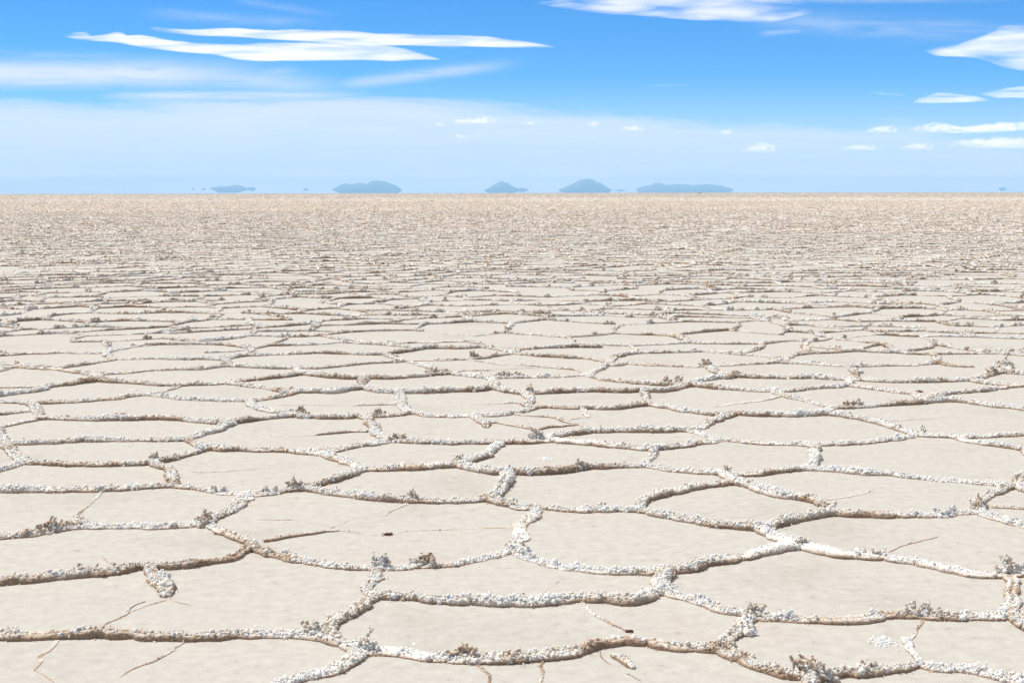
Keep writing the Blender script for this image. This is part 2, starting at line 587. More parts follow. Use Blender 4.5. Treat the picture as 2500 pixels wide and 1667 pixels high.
# each line: class | points (junction names or tile points).  3 thick, 2 medium, 1 thin, 0 hairline;
# '<' / '>' a free end at the start / finish
TRACE = '''
3|A0:-120,670 A0:0,660 A0:400,625 A0:900,575 A0:1250,525 JP
3|JP A0:1500,525 A0:1800,495 A0:2150,430 JB
3>|JP A0:1400,590 A0:1440,680 A0:1540,785
0>|A0:1540,785 A0:1620,825 A0:1725,845
0>|A0:1520,810 A0:1300,880 A0:1190,930
1<|A0:1340,820 A0:1200,870 A0:1170,950 A0:1000,1010 A0:920,1060 A0:900,1130
3|A0:-120,1160 A0:0,1160 A0:300,1160 A0:500,1155 A0:900,1135
3|A0:900,1135 A0:1200,1145 A0:1500,1160 A0:1720,1165
3|A0:1720,1165 A0:2000,1150 A0:2350,1135 A1:250,1140 A1:500,1145 JG
1>|A0:520,1180 A0:470,1260 A0:370,1310 A0:360,1390 A0:310,1450
0>|A0:310,1450 A0:390,1490 A0:500,1560
1>|A0:1700,1190 A0:1540,1290 A0:1400,1370 A0:1230,1430 A0:1080,1510
0<|A0:945,405 A0:980,450 A0:1060,490
3|JB A1:130,400 A1:300,435 A1:700,495 A1:950,520 JC
3|JC A1:1250,530 A1:1450,500 A1:1600,505 A1:1900,490 A1:2150,425 JD
3|JC A1:1070,600 A1:1000,700 A1:1000,760 JE
3|JE A1:1200,790 A1:1500,800 A1:1800,840 A1:2100,850 A2:0,845 A2:150,845 A2:400,815 A2:570,800
3|A2:570,800 A2:850,810 A2:1050,835 A2:1200,805 A2:1330,760 JF
3|JE A1:1000,850 A1:900,915 A1:750,1015 JG
3|JG A1:720,1210 A1:830,1280 JH
3|JH A1:1100,1300 A1:1400,1315 A1:1700,1325 A1:1950,1345 A1:2350,1345 A2:400,1335 A2:580,1300
3|A2:580,1300 A2:800,1245 A2:1000,1200 A2:1200,1225 A2:1500,1255 A2:1800,1265 JI
3|JH A1:800,1430 A1:600,1500 A1:400,1545 A1:200,1600 A1:0,1680
1>|A1:2000,1380 A1:2060,1440 A1:2150,1500 A1:2150,1600
3|JD A2:100,405 A2:240,460 A2:350,490 A2:600,540 A2:900,560 A2:1200,560 JJ
3|JJ A2:1500,540 A2:1700,525 A2:1850,480 A2:2100,435 A2:2350,385 A3:150,345 JK
3|JJ A2:1370,610 A2:1350,680 JF
3|JF A2:1520,795 A2:1700,835 A2:1900,900 A2:2050,935 JL
3|JL A2:2150,1050 A2:2080,1150 A2:1980,1230 JI
3|JL A2:2260,975 A2:2350,985 A3:300,1005 A3:700,1010 A3:1000,980 A3:1380,965
3|A3:1380,965 A3:1550,985 A3:1800,975 A3:2100,965 JM
3|JI A2:2080,1380 A2:2350,1455 A3:150,1515 JN
1|A2:630,830 A2:720,930 A2:870,990 A2:1000,1060 A2:1100,1110 A2:1190,1200
1>|A2:290,1370 A2:280,1480 A2:230,1600
0>|A2:820,1280 A2:820,1350 A2:910,1405
2<>|A2:930,1310 A2:1010,1370 A2:1100,1440
0>|A2:1040,1480 A2:1110,1510 A2:1180,1560
0<|A2:430,630 A2:380,680 A2:310,730
3|JK A3:450,360 A3:650,400 A3:900,425 A3:1200,445 A3:1400,495
3|A3:1400,495 A3:1650,540 A3:1900,580 A3:2100,590 JO
3|JO A3:2330,560 A3:2450,520
3|JO A3:2280,680 A3:2240,780 A3:2250,860 JM
3|JM A3:2300,1010 A3:2400,1050 A3:2500,1100
3|JN A3:650,1510 A3:900,1480 A3:1150,1445 JQ
3|JQ A3:1500,1440 A3:1750,1455 A3:2000,1495 A3:2200,1540 A3:2450,1580
3|JN A3:380,1620 A3:330,1700
2|JQ A3:1330,1300 A3:1275,1230 A3:1265,1160
1|A3:1410,1000 A3:1390,1080 A3:1300,1170
1<>|A3:1110,370 A3:1250,300 A3:1400,270 A3:1560,225
3|B0:-120,190 B0:0,165 B0:90,145 B0:250,115 J43
3|J43 B0:500,90 B0:700,95 B0:1000,100 B0:1320,90
3|B0:1320,90 B0:1500,90 B0:1800,112 B0:2000,128 J0
3|J0 B0:2000,195 B0:1850,240 J2
3|J0 B0:2250,115 B0:2350,100 B1:200,75 B1:400,65 J58
3|J58 C1:1300,1040 C1:1500,1045 C1:1700,1035 J68
3|J2 B0:1600,285 B0:1300,285 B0:1000,295 B0:800,290
3|B0:800,290 B0:600,305 B0:400,320 B0:150,325 J3
3|J3 B0:0,240 B0:-60,200 B0:-160,170
3|J3 B0:100,390 B0:180,460 J4
3|J4 B0:150,515 B0:0,555 B0:-120,585
3|J4 B0:500,510 B0:750,515 B0:950,512 B0:1200,512 J5
3|J5 B0:1500,480 B0:1650,445 B0:1800,405 J6
3|J2 B0:1800,325 J6
3|J6 B0:2050,385 B0:2200,380 B0:2350,385 B1:150,382 B1:350,390 J7
3|J5 B0:1450,525 B0:1570,590 B0:1610,660 J8
3|J8 B0:1400,720 B0:1200,735 B0:950,745
3|B0:950,745 B0:700,755 B0:500,750 B0:250,750 B0:0,750 B0:-120,750
3|J8 B0:1750,720 B0:1900,745 B0:2100,775 J9
3|J9 B1:0,790 B1:150,770 B1:300,755 J10
3|J9 B0:2200,860 B0:2050,960 J11
3|J11 B0:1700,1075 B0:1450,1085 B0:1200,1080 B0:1000,1085 J12
3|J12 B0:600,1105 B0:400,1145 B0:200,1165 B0:0,1180 B0:-120,1190
2|J12 B0:740,1010 B0:700,970
1|B0:700,970 B0:780,900 B0:900,800 B0:945,750
3|J11 B0:2000,1100 B0:2200,1175 B0:2310,1250 JB
0<>|B0:1770,570 B0:1830,580 B0:1950,578 B0:2350,550
3|J7 B1:700,385 B1:900,345 B1:1100,315 J13
3|J7 B1:700,440 B1:850,505 J14
3|J14 B1:1100,560 B1:1400,550 B1:1600,540 J15
3|J14 B1:850,615 B1:620,680 J10
3|J15 B1:1950,480 B1:2080,450 B1:2180,380 J16
3|J15 B1:2000,555 B1:2200,590 J17
3|J10 B1:650,780 B1:900,805 B1:1150,840 B1:1390,850
3|B1:1390,850 B1:1600,855 B1:1900,845 B1:2080,840 J18
3|J17 B1:2310,680 B1:2240,760 J18
3|J18 B1:2300,880 B2:0,890 B2:120,915 J20
3|J17 B2:120,590 B2:300,590 B2:500,575 B2:700,540
3|B2:700,540 B2:850,545 B2:1050,525 J19
3|J13 B1:1400,305 B1:1650,312 B1:1900,315 J16
3|J16 B2:0,310 B2:150,305 J21
3|J13 B1:1130,250 B1:1060,170 J68
2>|B1:1020,205 B1:850,205 B1:700,222 B1:540,235
0>|B1:540,235 B1:300,247 B1:0,245 B0:2050,235
1>|B1:1390,860 B1:1330,895 B1:1240,925 B1:1170,975
2>|B1:40,1210 B1:200,1190 B1:450,1150 B1:760,1110
0>|B1:760,1110 B1:900,1130 B1:1160,1160
0<|B1:870,1015 B1:800,1050 B1:690,1090
0|B1:1240,1140 B1:1400,1115 B1:1700,1108 B1:1900,1092
1|B1:1900,1092 B1:2150,1085 B1:2280,1085
0<>|B1:0,1010 B1:200,1012 B1:380,1017
3|J20 B2:400,915 B2:600,945 B2:800,935 B2:1000,930 J22
3|J22 B2:1230,840 B2:1400,780 B2:1600,745
3|B2:1600,745 B2:1800,710 B2:1950,690 J23
3|J22 B2:1300,985 B2:1450,995 B2:1700,1045 B2:2000,1075 B2:2200,1105 J24
3|J24 B3:80,1190 B3:180,1235 JK
3|J20 B2:220,980 B2:120,1040 B2:40,1090 B2:80,1200 JD
3|J23 B2:1960,630 J25
3|J19 B2:1400,545 B2:1550,575 B2:1750,590 J25
3|J25 B2:2100,610 B2:2350,590 B3:150,565 J26
3|J23 B2:2150,705 B2:2350,750 B3:150,800 B3:330,825 J27
3|J19 B2:1250,460 B2:1300,410 J28
3|J28 B2:1150,370 B2:1000,350 B2:800,335 B2:550,310 J21
3|J28 B2:1450,365 B2:1600,335 B2:1750,310 J29
3|J29 B2:1800,250 B2:1700,220 J30
3|J30 B2:1400,205 B2:1150,208 B2:900,208 J31
3|J31 B2:550,230 B2:400,250 J21
2|J31 B2:650,140 B2:480,115 B2:430,85
2|B2:430,85 B2:300,65 B2:150,58 B2:30,45
3|J30 B2:1780,145 B2:1920,95 J32
3|J29 B2:2000,292 B2:2250,312 B3:100,318 B3:250,328 J33
3|J33 B3:440,410 B3:420,490 J26
3|J33 B3:600,330 B3:850,315 B3:1100,285 J34
3|J26 B3:600,570 B3:850,590 B3:1100,605 B3:1400,635
3|B3:1400,635 B3:1650,655 B3:1900,675 B3:2100,690 J35
3|J35 B3:2330,640 B3:2420,600
3|J35 B3:2350,735 B3:2450,770
3|J35 B3:2120,750 B3:2000,800 B3:1970,870 J36
3|J27 B3:540,900 J37
3|J37 B3:420,985 B3:200,1035 J24
3|J37 B3:750,975 B3:1000,980 B3:1250,980
3|B3:1250,980 B3:1500,978 B3:1720,965 J36
3|J36 B3:2050,985 B3:2200,1020 B3:2350,1075 B3:2450,1105
2>|B3:2050,895 B3:2200,900 B3:2350,915 B3:2480,920
1>|B3:550,830 B3:750,800 B3:900,770 B3:970,735
3|J34 B3:1200,190 B3:1000,130
3|B3:1000,130 B3:850,95 B3:650,60 J38
3|J34 B3:1500,255 J39
3|J39 B3:1850,300 B3:2100,335 B3:2350,375 B3:2450,390
3|J39 B3:1850,255 B3:2050,255 B3:2250,240 B3:2450,225
1>|B3:1060,105 B3:1200,102 B3:1350,90 B3:1530,88
3|J32 B2:2200,60 B2:2350,60 B3:200,58 B3:400,55 J38
3|J40 C0:600,870 C0:900,858 C0:1100,835
3|C0:1100,835 C0:1300,825 C0:1450,795 C0:1600,780 J41
3|J41 C0:1900,800 C0:2100,825 C0:2350,835 C1:200,845 C1:400,845 J42
3|J40 C0:200,870 C0:0,865 C0:-120,860
3|J40 C0:410,950 J43
2|J41 C0:1900,735 C0:2000,705 J44
3|J44 C0:2200,660 C0:2350,658 C1:100,655 J45
3|J44 C0:1850,665 C0:1600,650 C0:1350,632 J46
3|J46 C0:950,635 C0:750,665 J47
3|J47 C0:400,735 C0:200,765 C0:0,785 C0:-120,800
2|J47 C0:350,688 C0:0,692 C0:-120,692
3|J46 C0:1110,570 J48
3|J48 C0:1300,535 C0:1500,525 C0:1700,500
3|C0:1700,500 C0:1850,490 C0:2100,485 C0:2350,478 C1:100,460 J49
3|J48 C0:900,525 C0:750,495 J50
3|J50 C0:450,480 C0:280,455 C0:100,465 C0:0,500 C0:-120,520
2|J50 C0:550,440 C0:350,435 C0:0,428 C0:-120,428
3|J50 C0:800,452 C0:1000,425 C0:1180,395 J51
3|J51 C0:1500,365 C0:1750,360 C0:1950,365 C0:2350,368 C1:50,370 J52
3|J52 C1:300,420 J49
3|J51 C0:1230,325 J53
3|J53 C0:1000,300 C0:700,295 C0:450,300 C0:200,312 C0:0,325 C0:-120,335
3|J53 C0:1320,265 C0:1500,230 C0:1650,205
3|C0:1650,205 C0:1850,195 C0:2100,195 C0:2350,195 C1:150,200 C1:400,220 J54
3|J42 C1:750,820 C1:900,790 J59
3|J59 C1:1250,748 C1:1450,752 C1:1650,735 J57
3|J42 C1:560,910 C1:700,955 C1:900,985 J58
3|J45 C1:450,665 C1:700,700 C1:900,735 J59
3|J45 C1:420,622 C1:650,600 C1:900,572 J60
3|J60 C1:1300,565 C1:1500,585 C1:1700,592 J61
3|J61 C1:1840,640 J57
3|J61 C1:2000,595 C1:2200,585 C2:0,575 C2:200,560 J62
3|J60 C1:1080,500 J63
3|J63 C1:900,475 C1:650,468 C1:450,455 J49
3|J63 C1:1250,475 C1:1500,455 C1:1700,430
3|C1:1700,430 C1:1900,415 C1:2150,405 J64
3|J57 C1:1950,740 C1:2100,752 J65
3|J65 C2:100,752 C2:300,748 C2:500,740
3|C2:500,740 C2:700,730 C2:850,718 J66
3|J65 C1:2260,830 C1:2240,890 C1:2320,940 J67
3|J67 C1:2200,1010 C1:2000,1030 J68
3|J67 C2:250,1020 C2:450,1028 C2:650,1025 J69
2>|C1:2180,885 C1:2000,888 C1:1850,890 C1:1680,895
0>|C1:1680,895 C1:1400,893 C1:1050,890 C1:830,890
3|J54 C1:700,215 C1:900,208 C1:1100,205 C1:1290,195
2|C1:1290,195 C1:1420,188 J71
2|C1:0,288 C1:200,282 C1:350,275 J54
3|J54 C1:500,300 J72
3|J72 C1:300,355 J52
3|J72 C1:600,320 C1:800,312 C1:1050,305 C1:1350,295
3|C1:1350,295 C1:1600,305 C1:1850,312 J73
3|J73 C1:2170,350 C1:2270,372 J64
3|J73 C1:2200,295 C1:2350,275 J74
3|J71 C1:1700,182 C1:2000,195 C1:2250,220 J74
3|J64 C2:100,430 C2:300,475 J62
3|J64 C2:200,375 C2:400,375 C2:550,370 J76
3|J76 C2:850,350 C2:1000,328 J77
2>|J76 C2:800,390 C2:950,410 C2:1120,432
3|J77 C2:1100,270 C2:950,248 J78
3|J78 C2:700,238 C2:500,240 C2:300,240 J74
3|J77 C2:1400,322 C2:1600,340
3|C2:1600,340 C2:1850,352 C2:2050,362 C2:2180,385 J79
3|J77 C2:1230,255 C2:1400,245 C2:1650,235 C2:1900,230 C2:2200,228
3|J62 C2:600,548 C2:800,575 J81
3|J81 C2:1000,620 C2:940,680 J66
3|J81 C2:1100,582 C2:1300,580 C2:1450,575 C2:1700,570 J82
2|J62 C2:600,495 C2:800,495 C2:900,492
1|C2:900,492 C2:1150,475 C2:1400,465 C2:1550,460
2<|C2:1220,425 C2:1400,440 C2:1550,455
2|C2:1550,460 C2:1750,470 C2:1950,490 J82
3|J82 C2:2150,500 C2:2230,470 J79
3|J79 C3:0,450 J84
3|J82 C2:2200,605 C3:0,615 C3:200,635 C3:400,655 C3:650,668 J93
3|J66 C2:1050,725 C2:1200,755 J86
3|J86 C2:1500,758 C2:1700,748 C2:1950,740
3|C2:1950,740 C2:2200,735 C3:0,748 C3:180,745 J87
3|J86 C2:1390,830 J88
2>|J88 C2:1250,868 C2:1150,868 C2:1050,875
0>|C2:1050,875 C2:900,880 C2:700,885
3|J88 J89
3|J89 C2:1300,970 C2:1100,1000 C2:950,1015 J69
3|J89 C2:1600,915 C2:1750,932 C2:1900,930 J90
3|J90 C2:2150,935 C2:2300,935 C3:50,930 C3:200,915 J91
2>|J90 C2:2020,975 C2:2055,1025
1<|C2:2055,1030 C2:1950,1040 C2:1840,1050
3>|J69 C2:790,1070 C2:880,1145
2|C2:850,1100 C2:1000,1095 C2:1150,1125 C2:1330,1150 B2:200,190
2>|B2:200,190 B2:330,165 B2:450,158 B2:590,140
3|J87 C3:450,750 C3:600,735 C3:750,700 J93
3|J93 C3:1050,690 C3:1200,705 C3:1400,720 C3:1650,738 J92
3|J87 C3:350,800 J91
3|J93 C3:960,615 C3:1100,605 J94
3|J94 C3:1450,575 C3:1650,578 C3:1800,580 C3:1950,585
3|C3:2000,580 C3:2150,582 C3:2350,585 C4:150,595 J95
3|J94 C3:1180,530 C3:1090,470 J96
3|J96 C3:900,455 C3:700,445 C3:500,438
3|C3:500,438 C3:300,430 J84
3|J96 C3:1250,440 C3:1500,428 C3:1750,412 J97
3|J97 C3:2100,415 C3:2350,425 C4:150,440 J98
3|J97 C3:1850,355 C3:1700,330 C3:1450,310
3|C3:1450,310 C3:1200,292 J99
3|J97 C3:2000,330 C3:2200,305 C3:2350,298 C4:100,295 J100
3|J99 C3:750,288 C3:500,290 C3:250,295 C3:50,330 J79
3|J92 C3:2000,740 C3:2150,715 C3:2350,695 C4:150,695 J102
3|J92 J103
2>|J103 C3:1750,835 C3:1550,855 C3:1350,880 C3:1140,915
3|J103 C3:2080,825 C3:2250,860 C4:0,890 J104
3|J91 C3:550,925 C3:800,965 C3:1050,1000 C3:1200,1010 J32
3|J38 J104
3|J104 C4:400,920 C4:600,905 C4:850,895
3|C4:850,895 C4:1050,885 J106
3|J106 C4:1500,850 C4:1700,870 C4:1900,895 C4:2100,918 C4:2300,935 C4:2450,965
3|J102 C4:500,695 C4:700,720 C4:900,750 C4:1100,775 J106
3|J106 C4:1400,770 C4:1550,760 C4:1750,740
3|C4:1750,740 C4:1900,728 C4:2150,695 C4:2350,675 C4:2450,670
3|J102 J95
3|J95 C4:410,540 J98
3|J95 C4:550,620 C4:800,628 C4:1050,630
3|C4:1050,630 C4:1300,628 C4:1550,620 J108
3|J108 C4:1850,585 C4:2000,545 J109
3|J109 C4:2350,525 C4:2450,520
3|J108 C4:1900,645 C4:2150,668 C4:2300,680
3|J98 C4:550,450 C4:750,440 C4:950,440
3|C4:950,440 C4:1150,435 J110
3>|J110 C4:1500,445 C4:1650,450 C4:1780,455
3|J110 J111
3|J111 C4:1100,308 C4:900,295 C4:650,285 J100
3|J111 C4:1500,305 C4:1750,300 C4:2000,300 C4:2250,318 C4:2450,330
3<|C4:1890,455 C4:2050,450 C4:2200,460 J109
'''

ridges = []          # (class, polyline ground, px polyline, free ends)
for line in TRACE.strip().splitlines():
    head, body = line.split('|')
    pts = [J[w] if w in J else pt(w) for w in body.split()]
    px = np.array(pts)
    g = np.array([ground(*p) for p in px])
    ridges.append(dict(cls=int(head[0]), g=g, px=px, ends=('<' in head, '>' in head)))

HALF = {3: .0295, 2: .017, 1: .0062, 0: .0026}
TALL = {3: .0185, 2: .011, 1: .0036, 0: .0011}

# special clumps that stand out in the photograph: photo pixel, height, spread, lean, brown
SPECIAL = [
    ('A3:500,1500', .12, .10, (-.75, .1), .58, 20), ('B2:200,290', .14, .07, (-.25, .1), .45, 20),
    ('B1:400,740', .11, .09, (-.45, .2), .62, 18), ('A1:1560,490', .075, .10, (0, .2), .85, 16),
    ('B1:1360,290', .085, .09, (0, 0), .8, 14), ('C1:1140,1000', .10, .10, (0, 0), .75, 16),
    ('B0:1840,1050', .095, .12, (.3, .1), .62, 20), ('B0:450,1120', .07, .22, (0, .2), .85, 24),
    ('A1:1180,500', .10, .05, (.1, .2), .35, 12), ('A1:1080,1280', .075, .05, (0, .1), .4, 10),
    ('A1:1900,1330', .07, .07, (0, 0), .8, 14), ('A3:2230,560', .11, .10, (-.2, .2), .5, 18),
    ('A3:1500,960', .07, .12, (0, .2), .6, 14), ('B0:1380,480', .10, .035, (0, .1), .75, 8),
    ('B3:1450,220', .085, .04, (0, .1), .5, 9), ('B2:1990,590', .07, .04, (.1, .1), .7, 8),
    ('C2:280,540', .085, .16, (0, .1), .85, 20), ('C2:1120,570', .085, .20, (0, .1), .7, 22),
    ('C3:720,650', .13, .05, (0, 0), .6, 12), ('C3:600,660', .11, .06, (0, .1), .65, 12),
    ('C3:1450,570', .075, .22, (0, .1), .95, 26), ('C4:1300,840', .085, .14, (.1, .1), .45, 20),
    ('C4:2130,450', .13, .14, (.1, 0), .55, 22), ('C2:720,350', .10, .06, (0, 0), .95, 14),
    ('C3:1050,430', .10, .08, (0, 0), .8, 14), ('C1:2050,1025', .08, .1, (0, 0), .6, 12),
    ('C2:1440,760', .095, .06, (0, 0), .75, 12), ('A2:2290,970', .075, .06, (.3, .1), .6, 12),
    ('B3:1900,900', .075, .12, (0, 0), .75, 18), ('C4:300,910', .085, .06, (0, 0), .85, 12),
    ('B1:1840,500', .09, .05, (0, 0), .7, 10), ('B1:1420,840', .085, .09, (0, 0), .6, 14),
    ('B3:460,930', .06, .12, (0, .1), .7, 16), ('C4:2000,540', .09, .09, (0, 0), .8, 12),
    ('C4:400,900', .08, .1, (.2, 0), .6, 12), ('B2:640,560', .075, .12, (0, .1), .6, 16),
    ('A3:350,330', .06, .06, (0, 0), .45, 8), ('A1:550,1110', .085, .05, (0, .2), .5, 10),
]
spec_px = np.array([pt(s[0]) for s in SPECIAL])
spec_used = set()

# stretches of ridge that are browner and smoother in the photograph
BROWN_AT = """
B0: 250,1160 450,1110 120,1170 750,290 900,490 1150,730 1250,720 1450,700 1650,440 1550,460 2100,970 2230,880 1450,1460 1250,1480 900,1530 1800,1420 2100,1370
B1: 640,350 800,350 900,340 620,670 750,640 1150,540 1300,540 1350,290 100,1190 300,1180 1290,800 1450,800 1540,1400 1550,1440 1400,1440 2050,440
B2: 100,300 260,160 550,220 450,550 650,490 1350,790 1550,740 1750,700 1850,690 1150,880 2150,580 2300,560 1900,110 1750,140 100,1060 220,1000 1500,1460 1700,1400 1650,330
B3: 100,550 60,560 550,320 750,310 950,290 400,940 330,980 900,960 2150,230 1800,210 2000,870
A0: 200,640 900,560 1950,1150 2150,1140
A1: 900,930 800,1040 1050,860 800,1420 1500,490
A2: 800,800 1000,830 1000,1200 800,1240 1200,1220 1500,550 1700,520 2000,470 2150,1100
A3: 700,1500 900,1480 1150,1440 1500,985 500,990
C0: 400,50 250,300 900,430 1450,510 1800,490 700,660 950,630 550,860 800,850 1250,825 150,460 1650,200 1900,90
C1: 750,820 850,800 750,585 450,610 1700,430 1850,415 800,210 430,320 1150,1020 500,1090 2100,580 1400,460 2150,410
C2: 280,540 100,370 900,330 1000,330 1400,930 1450,770 300,745 1350,245 1700,745 1150,868
C3: 1450,575 650,680 900,650 1700,420 1900,405 1900,800 2100,710 2000,325 2100,585 1200,1080 1600,1010 250,910 150,740
C4: 550,440 1330,415 300,920 650,900 900,890 1600,750 1800,735 2100,695 2000,540 1900,565 1650,300
"""
BROWN_PTS = []
for _l in BROWN_AT.strip().splitlines():
    _t, _b = _l.split(': ')
    BROWN_PTS += [ground(*pt(f'{_t}:{w}')) for w in _b.split()]
BROWN_PTS = np.array(BROWN_PTS)


def brown_field(C):
    d2 = ((C[:, None] - BROWN_PTS[None]) ** 2).sum(-1).min(1)
    return np.exp(-d2 / .13 ** 2)


for k, r in enumerate(ridges):
    D = float(np.mean(r['g'][:, 1]))
    L = lod(D)
    g = Geo()
    c = r['cls']
    tp = (.22 if r['ends'][0] else 0, .22 if r['ends'][1] else 0)
    a0 = HALF[c] * rng.uniform(.9, 1.15)
    cap = Geo() if c >= 2 else g
    C, N, a, h, length = ridge(g, r['g'], a0, TALL[c] * rng.uniform(.85, 1.2), L, tp, brown=rng.uniform(-.06, .10) + (-.12 if c == 0 else -.05 if c == 1 else 0), cap=cap)
    org = np.array([*C[len(C) // 2], 0.0])
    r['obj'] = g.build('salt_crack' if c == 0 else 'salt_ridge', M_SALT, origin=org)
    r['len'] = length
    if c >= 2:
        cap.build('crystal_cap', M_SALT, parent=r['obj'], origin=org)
    # tufts of brown crystals, as parts of their ridge
    T = []
    for q, s in enumerate(SPECIAL):
        if q in spec_used or c < 3:
            continue
        b = ground(*spec_px[q])
        dd = np.hypot(*(C - b).T)
        i = int(dd.argmin())
        if dd[i] < .13:
            spec_used.add(q)
            ax = np.array([-N[i][1], N[i][0]])
            T.append((C[i] * .5 + b * .5, ax, s[1], s[2], s[5], s[3], s[4]))
    if c == 3:
        for _ in range(rng.poisson(length * 1.5)):
            i = rng.integers(0, len(C))
            ax = np.array([-N[i][1], N[i][0]])
            T.append((C[i] + N[i] * a[i] * rng.uniform(-.3, .9) * (1 if N[i][1] > 0 else -1), ax,
                      .018 + .045 * rng.random() ** 2.5, rng.uniform(.02, .12), int(rng.integers(3, 10)),
                      (rng.normal(0, .2), rng.normal(0, .2)), rng.uniform(.05, .62)))
    r['tuft'] = len(T)
    for t in T:
        tg = tuft_geo(t[0], t[1], t[2], t[3], t[4], L, brown=t[6], lean=t[5])
        tg.build('crystal_tuft', M_SALT, parent=r['obj'], origin=org)

# ------------------------------------------------------------------ the net beyond and around the traced plates
CELL = 0.59                       # hexagon side, metres


def wob(x, y):
    p = np.stack([x, y], 1)
    dx = (n2(p, .45, 41) - .5) * 1.3 + (n2(p, 1.7, 42) - .5) * .60
    dy = (n2(p, .45, 43) - .5) * 1.3 + (n2(p, 1.7, 44) - .5) * .55
    return x + dx, y + dy


def honeycomb():
    s = CELL
    w = math.sqrt(3) * s
    E = []
    rows = int(440 / (1.5 * s))
    for j in range(-6, rows):
        y = j * 1.5 * s
        half = max(7.0, .43 * max(y, 0) + 4.0)
        i0, i1 = int(-half / w) - 1, int(half / w) + 1
        i = np.arange(i0, i1)
        cx = (i + .5 * (j % 2)) * w
        cy = np.full(len(i), y)
        # three edges per cell: lower right, right, upper right
        a = np.stack([cx, cy - s], 1)
        b = np.stack([cx + w / 2, cy - s / 2], 1)
        c = np.stack([cx + w / 2, cy + s / 2], 1)
        d = np.stack([cx, cy + s], 1)
        E += [np.stack([a, b], 1), np.stack([b, c], 1), np.stack([c, d], 1)]
    E = np.concatenate(E)
    P = E.reshape(-1, 2)
    x, y = wob(P[:, 0], P[:, 1])
    return np.stack([x, y], 1).reshape(-1, 2, 2)


E = honeycomb()
allpts = np.concatenate([r['g'] for r in ridges if r['cls'] >= 2])
TOPY = 846.0


def traced_inside(P):
    px, py = project(P[:, 0], P[:, 1])
    ok = np.isfinite(px)
    return ok & (px > -35) & (px < 2535) & (py > TOPY) & (py < 1700)


ins0, ins1 = traced_inside(E[:, 0]), traced_inside(E[:, 1])
keep = ~(ins0 & ins1) & (E[:, :, 1].max(1) > -3)
E, ins0, ins1 = E[keep], ins0[keep], ins1[keep]
drop = rng.random(len(E)) < .035
E, ins0, ins1 = E[~drop], ins0[~drop], ins1[~drop]
px, py = project(E[:, :, 0].mean(1), E[:, :, 1].mean(1))
inview = np.isfinite(px) & (px > -60) & (px < 2560) & (py < 1720)
Dm = np.hypot(E[:, :, 0].mean(1), E[:, :, 1].mean(1))
order = np.argsort(Dm)
n_single = 300 - sum(r['cls'] > 0 for r in ridges)
mass = Geo()
singles = []
NEAR = 30.0
for idx in order:
    e = E[idx].copy()
    D = float(Dm[idx])
    if D > NEAR:
        break
    L = lod(D)
    for q, f in ((0, ins0[idx]), (1, ins1[idx])):
        if f:
            dd = np.hypot(*(allpts - e[q]).T)
            e[q] = allpts[dd.argmin()]
    if np.hypot(*(e[1] - e[0])) < .12:
        continue
    if not inview[idx]:
        L = lod(max(D * 2, 12))
    smp = e[:1] + (e[1:] - e[:1]) * np.linspace(.15, .85, 8)[:, None]
    qx, qy = project(smp[:, 0], smp[:, 1])
    if (np.isfinite(qx) & (qx > 5) & (qx < 2495) & (qy > 900) & (qy < 1700)).sum() >= 2:
        continue
    mid = e.mean(0) + (e[1] - e[0])[::-1] * np.array([-1, 1]) * rng.normal(0, .07)
    cls = 3 if rng.random() < .85 else 2
    a0 = HALF[cls] * rng.uniform(.85, 1.15)
    h0 = TALL[cls] * rng.uniform(.65, 1.15) * (1.0 + .3 * min(1, D / 30))
    a0 *= .85
    single = inview[idx] and len(singles) < n_single
    g = Geo() if single else mass
    cap = Geo() if single else mass
    C, N, a, h, length = ridge(g, [e[0], mid, e[1]], a0, h0, L, brown=rng.uniform(-.10, .20), cap=cap)
    org = np.array([*C[len(C) // 2], 0.0])
    if single:
        ob = g.build('salt_ridge', M_SALT, origin=org)
        if cap.v:
            cap.build('crystal_cap', M_SALT, parent=ob, origin=org)
        singles.append(ob)
    for _ in range(rng.poisson(length * 1.3)):
        i = rng.integers(0, len(C))
        ax = np.array([-N[i][1], N[i][0]])
        tg = tuft_geo(C[i], ax, .025 + .055 * rng.random() ** 1.8, rng.uniform(.03, .14),
                      int(rng.integers(4, 9)), L, rng.uniform(.4, 1.0))
        if single:
            tg.build('crystal_tuft', M_SALT, parent=ob, origin=org)
        else:
            mass.add(np.concatenate(tg.v), t=np.concatenate(tg.t), a=np.concatenate(tg.a))


